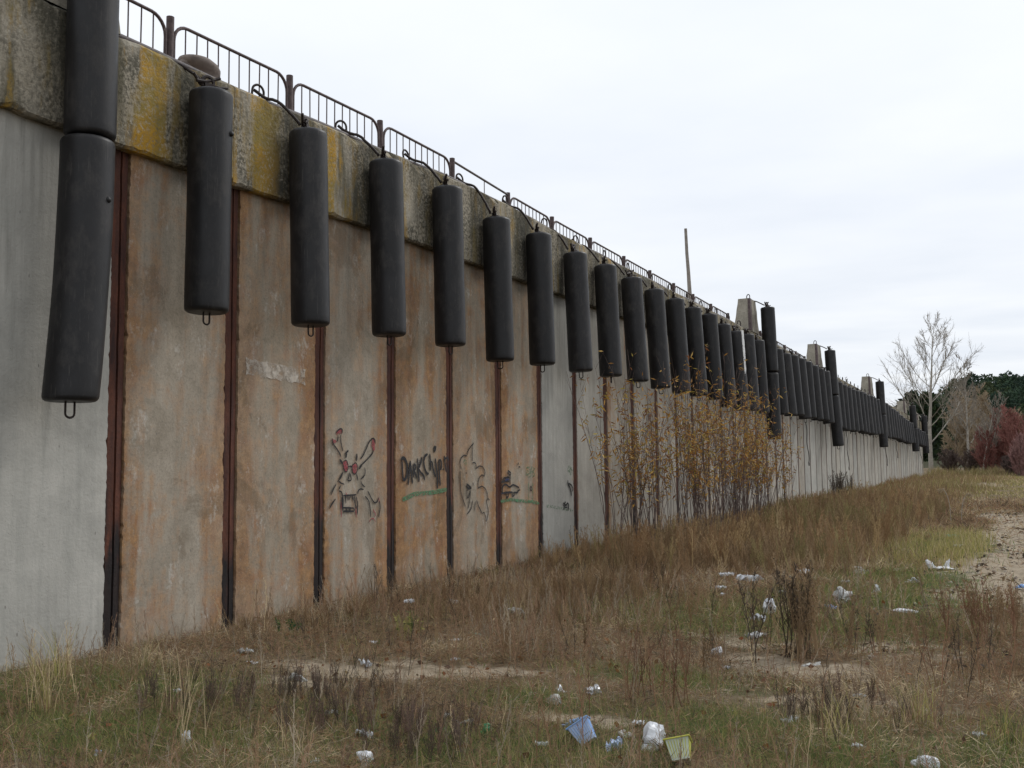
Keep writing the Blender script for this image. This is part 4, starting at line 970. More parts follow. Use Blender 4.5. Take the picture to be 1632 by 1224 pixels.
tag(link('tall_brown_weeds', mk_mesh('tall_brown_weeds', V, [F], tint=Cc), 'stalk'), 'soft brown bank of tall dead weeds in front of the middle of the wall', 'weeds', kind='stuff')
# fallen leaves near, and dark bark and leaf crumbs on the sand
x, y = scatter(5200, 1.0, 8.5, 3.5, 13, lambda x, y: (.2+.8*np.clip(fbm(x*1.5, y*1.5, 73)*2-.8, 0, 1))*in_view(x, y)); N = len(x)
P = np.stack([x, y, gz(x, y)+rng.uniform(.005, .03, N)], 1); dv = rng.normal(size=(N, 3)); dv[:, 2] *= .35; Ls = rng.uniform(.025, .065, N)
V, F = cards(P, Ls, Ls*.75, dv)
tag(link('fallen_leaves', mk_mesh('fallen_leaves', V, [F], tint=np.repeat(pick([(.20, .075, .03), (.24, .12, .05), (.14, .07, .04), (.28, .18, .09), (.10, .06, .04)], N), 4, 0)), 'leaf'), 'curled orange and brown fallen leaves scattered over the near ground', 'leaves', kind='stuff')
x, y = scatter(16000, 5.0, 10.5, 9, 34, lambda x, y: f_sand(x, y)*np.clip(fbm(x*2.5, y*1.5, 75)*3.2-1.35, 0.02, 1)*.5); N = len(x)
P = np.stack([x, y, gz(x, y)+rng.uniform(.003, .03, N)], 1); dv = rng.normal(size=(N, 3)); dv[:, 2] *= .25; Ls = rng.uniform(.04, .13, N)
V, F = cards(P, Ls, Ls*rng.uniform(.2, .7, N), dv)
tag(link('bark_crumbs', mk_mesh('bark_crumbs', V, [F], tint=np.repeat(pick([(.09, .065, .045), (.14, .10, .07), (.05, .04, .03), (.18, .13, .08)], N), 4, 0)), 'leaf'), 'dark dead leaves and bark crumbs strewn over the sandy track', 'debris', kind='stuff')
x, y = scatter(3500, 5.0, 10.5, 9, 40, lambda x, y: np.clip(f_sand(x, y), 0, 1)); N = len(x)
P = np.stack([x, y, gz(x, y)], 1); s_ = rng.uniform(.008, .035, N)
V0 = np.array([(1, 0, 0), (0, 1, 0), (-1, 0, 0), (0, -1, 0), (.1, .1, .8)]); F0 = np.array([(0, 1, 4), (1, 2, 4), (2, 3, 4), (3, 0, 4)])
VV = (V0[None]*(1+rng.uniform(-.4, .4, (N, 5, 1)))*s_[:, None, None]+P[:, None]).reshape(-1, 3); FF = (F0[None]+(np.arange(N)*5)[:, None, None]).reshape(-1, 3)
tag(link('pebbles', mk_mesh('pebbles', VV, [FF], tint=np.repeat(pick([(.35, .30, .24), (.22, .18, .14), (.42, .38, .32)], N), 5, 0)), 'stalk'), 'small stones lying on the sandy track', 'pebbles', kind='stuff')

# single weeds that can be told apart
def weed(name, x, y, n_, h, kinds, col, label, spread=.15, leaves=0):
    xs_ = x+rng.normal(0, spread, n_); ys2 = y+rng.normal(0, spread, n_)
    V, F, Cc = replicate(TEMPL[kinds], xs_, ys2, rng.uniform(.7, 1.0, n_)*h, None, pick(col, n_, .2), .1)
    e = tag(empty(name, (x, y, float(gz(x, y)))), label, 'weed', 'single weeds standing out of the rough ground')
    V = V-np.array([x, y, float(gz(x, y))])
    tag(link('stems', mk_mesh('stems', V, [F], tint=Cc), 'stalk', e), kind='stuff')
    if leaves:
        k = rng.integers(0, len(V), leaves); P = V[k]; Ls = rng.uniform(.02, .045, leaves); V2, F2 = cards(P, Ls, Ls*.45, rng.normal(size=(leaves, 3)))
        link('leaves', mk_mesh('leaves', V2, [F2], tint=np.repeat(pick(col, leaves), 4, 0)), 'leaf', e)
weed('dead_weed_clump', 5.66, 8.9, 13, .98, 'mug', [DRK, (.10, .075, .05), BRN], 'tall dark dead weed clump in front of the white and blue bags', .12, 90)
weed('dead_weed_clump', 5.35, 9.0, 1, .62, 'head', [DRK], 'single thin dark weed stalk left of the tall dark weed clump', .01)
weed('dead_weed_clump', 6.05, 9.3, 4, .62, 'mug', [DRK, BRN], 'lower dark weed right of the tall dark weed clump', .1, 60)
weed('dead_weed_clump', 6.95, 8.1, 18, .62, 'broom', [RED, BRN, DRK], 'brown twiggy weed bush near the right edge below the sandy track', .2, 40)
weed('dead_weed_clump', 7.0, 10.4, 14, .62, 'mug', [BRN, RED], 'brown weed bush at the right edge beside the sandy track', .16, 60)
weed('dead_weed_clump', 4.95, 5.45, 10, .58, 'broom', [RED, BRN], 'reddish twiggy weed in front of the big white bag', .14)
weed('dead_weed_clump', 5.1, 6.9, 16, .62, 'broom', [RED, (.15, .08, .05)], 'fine reddish weed cluster right of the crumpled silver wrapper', .2)
weed('dead_weed_clump', .55, 10.0, 10, .55, 'head', [DRK, BRN], 'weed with black seed heads against the wall below the black lettering', .22)
weed('dead_weed_clump', .5, 11.4, 8, .50, 'head', [DRK, BRN], 'weed with black seed heads against the wall below the second graffiti head', .2)
weed('dead_weed_clump', .45, 16.6, 5, .62, 'head', [DRK], 'weed with black seed heads against the clean grey panel', .3)
weed('dead_weed_clump', .5, 8.1, 6, .62, 'broom', [BRN, TAN], 'pale brown weed at the foot of the second rusty joint', .15)
weed('dead_weed_clump', 3.0, 6.35, 4, .5, 'broom', [DRK, RED], 'dark twig weed in the middle of the bare sandy patch', .12)
weed('dead_weed_clump', 1.25, 4.9, 7, .62, 'broom', [TAN, BRN], 'tan weed stalks in the lower left corner before the wall', .25)
for (wx, wy_, wl) in ((3.0, 5.95, 'low dark twiggy patch in front of the bare sandy patch'), (3.6, 5.3, 'low dark twiggy patch left of the green bottles'), (2.35, 5.35, 'low dark twiggy patch in the mossy left foreground'), (4.35, 5.15, 'low dark twiggy patch between the green bottles and the blue tub'), (6.3, 6.9, 'low dark twiggy patch at the right of the foreground')):
    weed('dead_weed_clump', wx, wy_, 34, .28, 'mug', [DRK, (.13, .095, .075), (.17, .11, .085)], wl, .26, 0)
weed('dead_weed_clump', .45, 41.2, 5, 1.25, 'mug', [DRK], 'small dark weed against the far pale panels, left one of two', .15)
weed('dead_weed_clump', .45, 43.8, 9, 1.15, 'mug', [DRK], 'bushy dark weed against the far pale panels, right one of two', .35)
weed('green_plant', 2.1, 8.25, 5, .30, 'mug', [GRN, YGR], 'small yellow green sprouting plant before the wall', .05, 80)
weed('green_plant', 1.0, 7.9, 4, .22, 'mug', [(.03, .09, .05), GRN], 'small blue green plant at the foot of the second rusty joint', .06, 90)
for i, (x, y, h, lab) in enumerate([(5.55, 27.0, 1.0, 'pale plumed reed leaning over at the top of the yellow grass bank'), (5.75, 27.6, .85, 'second pale plumed reed beside the leaning one')]):
    e = tag(empty('reed_stalk', (x, y, float(gz(x, y)))), lab, 'reed', 'pale reeds by the track')
    pts = [(.25*t**3*(1 if i else -1)*.6, .1*t, h*(t-.12*t**4)) for t in np.linspace(0, 1, 10)]
    link('stem', MB().tube(pts, .006, 5).mesh('stem'), 'bark_pale', e)
    P = np.array([pts[-1]]*60)+rng.normal(0, .02, (60, 3))+np.array([(.10*(1 if i else -1), 0, -.03)])*rng.random((60, 1)); V2, F2 = cards(P, np.full(60, .07), np.full(60, .02), rng.normal(size=(60, 3))*.5+[0, 0, -.5])
    link('plume', mk_mesh('plume', V2, [F2], tint=np.repeat(pick([(.35, .28, .18)], 60), 4, 0)), 'leaf', e)
# long grass tufts
def tuft(x, y, n_, h, col, label, lean=.6, w=.005):
    e = tag(empty('grass_tuft', (x, y, float(gz(x, y)))), label, 'grass tuft', 'single grass tufts')
    P = np.zeros((n_, 3)); P[:, :2] = rng.normal(0, .06, (n_, 2)); V, F4, F3, m_ = blades(P, rng.uniform(.5, 1, n_)*h, np.full(n_, w), rng.uniform(0, 6.28, n_), rng.uniform(.1, lean, n_), 1.8, 4, .1)
    link('blades', mk_mesh('blades', V, [F4, F3], tint=np.repeat(pick(col, n_), m_, 0)), 'blade', e)
tuft(6.75, 6.9, 70, .42, [YGR, OLV, TAN], 'yellow green arching grass tuft near the lower right corner')
tuft(6.35, 6.4, 40, .40, [TAN, YGR], 'paler straw coloured tuft beside the arching green one')
tuft(7.25, 6.6, 60, .34, [GRN, YGR], 'green tuft in the lower right corner')
tuft(1.55, 4.75, 60, .62, [TAN, (.30, .22, .12), YGR], 'tall tan grass tuft in the lower left corner')
tuft(.75, 5.5, 50, .55, [TAN, YGR], 'straw coloured tuft against the clean left panel')
tuft(1.0, 6.15, 45, .45, [TAN, OLV], 'straw tuft at the foot of the first rusty joint', w=.004)
tuft(2.35, 5.1, 14, .75, [TAN], 'few long single straw stalks in front of the second wall panel', .35)
tuft(3.0, 4.6, 12, .62, [TAN], 'long straw stalks near the lower edge left of the middle', .4)
tuft(3.7, 4.7, 14, .5, [TAN, BRN], 'bent straw stalks at the lower edge beside the white scrap', .7)
tuft(.9, 8.5, 160, .34, [(.15, .085, .035), BRN, TAN], 'rusty brown drooping grass hummock by the second joint', 1.5, .004)
tuft(.75, 9.4, 190, .36, [(.15, .085, .035), BRN, TAN], 'rusty brown drooping grass hummock by the third joint', 1.5, .004)
tuft(1.6, 9.6, 150, .34, [(.16, .10, .05), BRN, OLV], 'brown drooping hummock in front of the demon graffiti panel', 1.5, .004)

# ------------------------------------------------------------------ willow bushes with ochre leaves
def willow(x, y, n_, h, spread, label, leafn=26, leanx=0, leany=.0):
    e = tag(empty('willow_bush', (x, y, float(gz(x, y)))), label, 'willow bush', 'willow bushes growing against the wall')
    P0, P1, R0, R1 = [], [], [], []; LP, LD = [], []
    for i in range(n_):
        a_ = rng.uniform(0, 6.28); rr = rng.random()**.6; cl_ = rng.integers(0, 5); bx = rr*.12*math.cos(a_)+.22*math.cos(cl_*2.1); by = rr*.16*math.sin(a_)+.62*math.sin(cl_*2.1+.5)
        hh = h*rng.uniform(.55, 1.0); dv = np.array([math.cos(a_)*rr*spread*.55+leanx+rng.normal(0, .06), math.sin(a_)*rr*spread+leany+rng.normal(0, .15), 1.0]); cur = np.array([bx, by, -.05]); k = 9; r0 = rng.uniform(.0045, .0095)
        for j in range(k):
            d_ = dv/np.linalg.norm(dv); nxt = cur+d_*hh/k; 
            if nxt[0]+x < .15: nxt[0] = .15-x+.02
            P0.append(cur); P1.append(nxt); R0.append(r0*(1-j/k*.75)); R1.append(r0*(1-(j+1)/k*.75)); dv = dv+rng.normal(0, .065, 3)+np.array([0, 0, .02])
            if j >= 3:
                for _ in range(rng.integers(0, 3)):
                    a2 = rng.uniform(0, 6.28); tw = np.array([math.cos(a2)*.5, math.sin(a2)*.5, 1.0]); le = rng.uniform(.15, .5); s0 = cur+(nxt-cur)*rng.random(); s1 = s0+tw/np.linalg.norm(tw)*le
                    P0.append(s0); P1.append(s1); R0.append(.003); R1.append(.0015)
                    for q_ in range(rng.integers(2, 9)): LP.append(s0+(s1-s0)*rng.uniform(.2, 1.05)); LD.append((rng.normal()*.6, rng.normal()*.6, rng.uniform(-1.0, .5)))
            if j >= 4:
                for _ in range(rng.poisson(leafn/4)): LP.append(cur+(nxt-cur)*rng.random()+rng.normal(0, .03, 3)); LD.append((rng.normal()*.6, rng.normal()*.6, rng.uniform(-1.1, .4)))
            cur = nxt
    V, F = frusta(P0, P1, R0, R1, 4); link('stems', mk_mesh('stems', V, [F], smooth=True), 'willow_bark', e)
    LP = np.array(LP); LD = np.array(LD); z = LP[:, 2]; keep = rng.random(len(LP)) < np.clip(np.interp(z, [.7, 1.5, 2.2, 3.0, 3.6, 4.4], [.2, .9, 1.0, .7, .3, .12]), 0, 1); LP, LD = LP[keep], LD[keep]; N = len(LP)
    Ls = rng.uniform(.07, .15, N); V, F = cards(LP, Ls, Ls*.22, LD)
    pal = [(.46, .26, .06), (.38, .19, .04), (.52, .34, .11), (.26, .13, .035), (.36, .28, .07), (.24, .10, .04)]
    link('leaves', mk_mesh('leaves', V, [F], tint=np.repeat(pick(pal, N, .25), 4, 0)), 'leaf', e)
willow(.95, 17.6, 50, 3.5, .30, 'nearest willow bush at the left of the group, leaves thin over the clean panels', 5, -.02, .08)
willow(1.55, 19.2, 62, 4.0, .36, 'fullest willow bush in the middle of the group with the densest ochre leaves', 9, 0, .12)
willow(1.5, 21.6, 58, 4.05, .36, 'willow bush behind the fullest one, its top in front of the dark fenders', 8, .01, .16)
willow(1.25, 24.3, 60, 3.5, .28, 'smaller willow bush at the right of the group below the first double fender', 5, 0, .18)
willow(.9, 28.5, 32, 2.9, .25, 'sparse willow bush at the far right of the group with few leaves', 2, 0, .14)

# ------------------------------------------------------------------ bare trees
def bare_tree(name, base, H, label, cat='tree', group=None, seed=1, mats=('bark_pale', 'twig_pale'), r0=.2, fork=.25, spread=.55, n1=16, n2=8, n3=6, up=.55, crown_lo=.28, trunks=1, twig=.010):
    g_ = np.random.default_rng(seed); e = tag(empty(name, base), label, cat, group)
    A = [[], [], [], []]; B = [[], [], [], []]
    def seg(dst, a, b, ra, rb): dst[0].append(a); dst[1].append(b); dst[2].append(ra); dst[3].append(rb)
    def limb(p, d, ln, ra, rb, k, wob, lift, dst):
        pts = [p]; 
        for i in range(k):
            d = d+g_.normal(0, wob, 3); d[2] += lift; d = d/np.linalg.norm(d); q_ = pts[-1]+d*ln/k; seg(dst, pts[-1], q_, ra+(rb-ra)*i/k, ra+(rb-ra)*(i+1)/k); pts.append(q_)
        return pts, d
    for tk in range(trunks):
        a0 = g_.uniform(0, 6.28); d0 = np.array([math.cos(a0)*.12*(trunks > 1), math.sin(a0)*.12*(trunks > 1), 1.]); h_ = H*g_.uniform(.8, 1) if trunks > 1 else H
        tp, _ = limb(np.array([g_.normal()*.1*(trunks > 1), g_.normal()*.1*(trunks > 1), -.2]), d0, h_*.93, r0, r0*.07, 12, .035, .02, A)
        for i in range(n1):
            t = crown_lo+(1-crown_lo)*(i+g_.random())/n1*.96; q_ = t*12; j = min(int(q_), 11); p = tp[j]+(tp[j+1]-tp[j])*(q_-j); a_ = i*2.4+g_.normal()*.4
            ln = h_*spread*(1-t*.80)*min(1, .55+t*1.3)*g_.uniform(.7, 1.1); d = np.array([math.cos(a_), math.sin(a_), up+g_.normal()*.15])
            rl = r0*(1-t*.9)*.36
            lp, _ = limb(p, d, ln, rl, .008, 8, .07, .07, A if i % 2 == 0 else B)
            for m_ in range(n2):
                tt = .2+.78*(m_+g_.random())/n2; q_ = tt*8; jj = min(int(q_), 7); p2 = lp[jj]+(lp[jj+1]-lp[jj])*(q_-jj); dd = lp[jj+1]-lp[jj]; dd = dd/np.linalg.norm(dd)
                d2 = dd+g_.normal(0, .55, 3)+np.array([0, 0, .25]); l2 = ln*(.5-.3*tt)*g_.uniform(.6, 1.2)
                sp, _ = limb(p2, d2, l2, twig*1.3, twig*.7, 4, .10, .06, B)
                for w_ in range(n3):
                    tw = .15+.85*g_.random(); q_ = tw*4; ji = min(int(q_), 3); p3 = sp[ji]+(sp[ji+1]-sp[ji])*(q_-ji); d3 = (sp[ji+1]-sp[ji]); d3 = d3/np.linalg.norm(d3)+g_.normal(0, .5, 3)+np.array([0, 0, .2])
                    limb(p3, d3, l2*.5*g_.uniform(.5, 1.1), twig*.65, twig*.35, 2, .1, .05, B)
    V, F = frusta(*A, 8); link('trunk', mk_mesh('trunk', V, [F], smooth=True), mats[0], e)
    V, F = frusta(*B, 3); link('crown', mk_mesh('crown', V, [F]), mats[1], e)
    return e
gb = lambda x, y: (x, y, float(gz(x, y)))
bare_tree('bare_tree', gb(-.10, 87.5), 12.8, 'tall pale leafless tree just beyond the end of the wall', seed=4, r0=.19, spread=.62, n1=24, n2=11, n3=8, up=.95, crown_lo=.22, twig=.0125)
bare_tree('bare_tree', gb(2.3, 93), 10.6, 'leafless tree close behind the tallest pale one, slightly lower', seed=9, r0=.12, spread=.36, n1=26, n2=11, n3=9, up=1.1, crown_lo=.25, twig=.015)
bare_tree('bare_tree', gb(3.9, 86), 7.6, 'small pale leaning leafless tree in front of the brown thicket', seed=14, r0=.07, spread=.42, n1=16, n2=9, n3=8, up=1.1, crown_lo=.3, trunks=2, twig=.014)
bt = ['leftmost of the tan leafless trees in the thicket, right behind the wall end', 'second tan leafless tree of the thicket from the left', 'tan leafless tree in the middle of the thicket', 'tan leafless tree right of the middle of the thicket', 'tan leafless tree at the right of the thicket below the pine hill', 'low tan leafless tree beside the reddish bushes', 'back tan leafless tree seen between the two pale trunks']
for i, (x, y, h) in enumerate([(.9, 100, 9.0), (2.0, 102, 9.6), (3.1, 99, 9.2), (4.3, 104, 8.4), (5.2, 98, 6.4), (6.4, 100, 5.2), (1.4, 108, 10.2)]):
    bare_tree('thicket_tree', gb(x, y), h, bt[i], group='tan leafless trees forming the thicket at the wall end', seed=30+i, mats=('bark_brown', 'twig_tan'), r0=.07, spread=.36, n1=30, n2=10, n3=9, up=1.1, crown_lo=.04, trunks=2, twig=.026)
rbs = ['leftmost reddish bush next to the tan thicket', 'second reddish bush from the left, tallest in view', 'tall reddish bush at the right edge of the view', 'reddish bush just past the right edge of the photo view', 'small low pinkish bush in front of the tallest reddish one']
for i, (x, y, h, mt) in enumerate([(4.0, 86, 4.3, 'twig_red'), (5.3, 87, 5.7, 'twig_red'), (6.7, 83, 5.8, 'twig_red'), (9.2, 85, 6.6, 'twig_red'), (6.3, 79, 3.6, 'twig_plum')]):
    bare_tree('red_bush', gb(x, y), h, rbs[i], 'bush', 'reddish leafless bushes before the pine hill', seed=60+i, mats=('bark_brown', mt), r0=.04, spread=.50, n1=26, n2=9, n3=8, up=1.15, crown_lo=.02, trunks=4, twig=.020)
for i, (x, y, h) in enumerate([(2.6, 90, 2.4), (4.0, 90, 2.6), (5.6, 82.5, 1.7), (7.4, 79.5, 1.5), (1.1, 91, 2.4)]):
    bare_tree('dark_bush', gb(x, y), h, ['low dark bush below the small leaning tree', 'low dark bush before the right part of the thicket', 'low dark bush at the foot of the leftmost reddish bush', 'low dark bush at the foot of the right edge reddish bush', 'low dark bush right of the tall pale trunk'][i], 'bush', 'low dark bushes at the foot of the trees', seed=80+i, mats=('willow_bark', 'willow_bark'), r0=.03, spread=.8, n1=18, n2=9, n3=8, up=.8, crown_lo=.02, trunks=4, twig=.016)
bare_tree('top_bush', (-.55, 49.6, ctop(49.6)-.05), .75, 'small bare bush sprouting on the wall top between the second and third block', 'bush', seed=91, mats=('willow_bark', 'bark_brown'), r0=.012, spread=.6, n1=9, n2=5, n3=4, up=1.1, crown_lo=.05, trunks=4, twig=.006)
bare_tree('grey_bush', (-2.4, 83, .9), 6.3, 'round grey bare tree top showing behind the far end of the wall', 'bush', seed=92, mats=('bark_brown', 'twig_pale'), r0=.05, spread=.32, n1=20, n2=8, n3=7, up=.9, crown_lo=.45, trunks=2, twig=.010)

# pines
def pine_mesh(seed, H=9, R_=2.3, n_=520, lo=.25):
    g_ = np.random.default_rng(seed); t = g_.random(n_)**.8; z = H*(lo+(1-lo)*t); prof = R_*np.interp(t, [0, .2, .6, .85, 1], [.55, 1, .85, .5, .08]); a_ = g_.uniform(0, 6.28, n_)
    lob = 1+.28*np.sin(a_*3+z*1.1+seed)+.15*np.sin(a_*5-z*2); rr = prof*lob*np.sqrt(g_.random(n_))
    P = np.stack([rr*np.cos(a_), rr*np.sin(a_), z], 1); d = P*[1, 1, 0]/(rr[:, None]+.1)+g_.normal(0, .5, (n_, 3))+[0, 0, .35]
    Ls = g_.uniform(.45, 1.0, n_)
    N = n_; dirs = d/np.linalg.norm(d, axis=1)[:, None]; s_ = np.cross(dirs, g_.normal(size=(N, 3))); s_ /= np.linalg.norm(s_, axis=1)[:, None]
    V = np.stack([P, P+dirs*(Ls*.5)[:, None]+s_*(Ls*.3)[:, None], P+dirs*Ls[:, None], P+dirs*(Ls*.5)[:, None]-s_*(Ls*.3)[:, None]], 1).reshape(-1, 3)
    return V, np.arange(N*4).reshape(N, 4)
pt = [pine_mesh(i, n_=230) for i in range(5)]
NP = 900; px_ = rng.uniform(-50, 50, NP*3); py_ = 215+rng.random(NP*3)*95; k = (fbm(px_*.04, py_*.04, 90) > .30); px_, py_ = px_[k][:NP], py_[k][:NP]
Vs, Fs, Cs = [], [], []; nb = 0
for i in range(len(px_)):
    V, F = pt[i % 5]; s_ = random.uniform(.5, .9); a_ = random.uniform(0, 6.28); c_, q_ = math.cos(a_), math.sin(a_); z0 = float(hz(px_[i], py_[i]))-.6
    v = V*[s_*1.1, s_*1.1, s_]; Vs.append(np.stack([v[:, 0]*c_-v[:, 1]*q_+px_[i], v[:, 0]*q_+v[:, 1]*c_+py_[i], v[:, 2]+z0-1.2*s_], 1)); Fs.append(F+nb); nb += len(V)
    col = np.array(random.choice([(.045, .075, .045), (.036, .062, .042), (.06, .088, .042), (.075, .092, .045), (.040, .065, .048)])); Cs.append(np.repeat((col*(1+rng.uniform(-.25, .25, (len(F), 1)))), 4, 0))
tag(link('hill_pines', mk_mesh('hill_pines', np.vstack(Vs), [np.vstack(Fs)], tint=np.vstack(Cs)), 'needle'), 'dark green pine wood covering the hill behind the thicket', 'pine wood', kind='stuff')
def pine(x, y, z0, H, label, seed):
    e = tag(empty('pine_tree', (x, y, z0)), label, 'pine tree', 'dark pines rising behind the far end of the wall')
    link('trunk', MB().tube([(0, 0, -.3), (.1, 0, H*.5), (0, .1, H*.95)], [.22, .16, .04], 8).mesh('trunk', True), 'bark_brown', e)
    V, F = pine_mesh(seed, H, H*.27, 1500, .12); c = np.repeat(pick([(.030, .052, .024), (.045, .07, .028), (.03, .045, .028)], len(F)), 4, 0)
    link('crown', mk_mesh('crown', V, [F], tint=c), 'needle', e)
pine(-6.6, 140, 1.0, 9.6, 'rightmost dark pine rising behind the far end of the wall', 201)
pine(-8.5, 150, 1.0, 9.0, 'middle dark pine behind the far end of the wall', 202)
pine(-4.4, 136, 1.0, 9.2, 'dark pine partly hidden by the tall pale tree', 203)
# wooden pole standing behind the railing
pole = tag(empty('wooden_pole', (-1.85, 30.2, 5.6)), 'bare grey wooden pole leaning slightly behind the railing', 'pole')
link('shaft', MB().tube([(.10, 0, -.2), (.08, 0, .8), (.035, 0, 2.0), (.0, 0, 2.6), (-.02, 0, 3.36)], [.075, .07, .055, .05, .045], 9).mesh('shaft', True), 'wood_grey', pole)

# ------------------------------------------------------------------ litter
def crumple(w, l, h, seed, sub=4, amp=.5):
    bm = bmesh.new(); bmesh.ops.create_icosphere(bm, subdivisions=sub, radius=1); g_ = np.random.default_rng(seed)
    V = np.array([v.co[:] for v in bm.verts]); F = np.array([[v.index for v in f_.verts] for f_ in bm.faces]); bm.free()
    fq = g_.normal(0, 1, (18, 3))*g_.choice([1.6, 3, 5.5], (18, 1)); ph = g_.uniform(0, 6.28, 18); d = np.zeros(len(V)); am = 1/np.linalg.norm(fq, axis=1)
    for q_ in range(18): d += am[q_]*(1-2*np.abs(np.sin(V@fq[q_]+ph[q_])))
    d = d/d.std(); lob = np.maximum(0, V@g_.normal(0, 1, 3))*.5+np.maximum(0, V@g_.normal(0, 1, 3))*.5
    V = V*(1+.26*d*amp/.5+lob-.2)[:, None]; V = V*[w/2, l/2, h/2]; V[:, 2] = np.maximum(V[:, 2], -h*.2); V[:, 2] -= V[:, 2].min()+h*.05
    return mk_mesh('scrap', V, [F])
def sheet(w, l, seed, amp=.25, n_=12):
    g_ = np.random.default_rng(seed); U, Vv = np.meshgrid(np.linspace(-1, 1, n_), np.linspace(-1, 1, n_), indexing='ij')
    z = amp*w*(np.abs(np.sin(U*g_.uniform(1.5, 4)+Vv*g_.uniform(1, 4)+g_.uniform(0, 6)))+.6*np.abs(np.sin(U*g_.uniform(-5, -2)+Vv*g_.uniform(2, 6))))+g_.normal(0, w*.02, U.shape)
    X = U*w/2*(1+.25*np.sin(Vv*3+g_.uniform(0, 6)))+g_.normal(0, w*.02, U.shape); Y = Vv*l/2*(1+.25*np.sin(U*2.5+g_.uniform(0, 6)))+g_.normal(0, w*.02, U.shape)
    ii = np.arange(U.size).reshape(U.shape); F = np.stack([ii[:-1, :-1], ii[1:, :-1], ii[1:, 1:], ii[:-1, 1:]], -1).reshape(-1, 4)
    return mk_mesh('scrap', np.stack([X.ravel(), Y.ravel(), z.ravel()-z.min()], 1), [F])
def put(name, cat, label, me, mat, x, y, rz=0, dz=.02, rot=None, group='litter strewn on the rough ground'):
    o = link(name, me, mat, None, (x, y, float(gz(x, y))+dz), rot or (0, 0, rz)); tag(o, label, cat, group); return o
k = 0
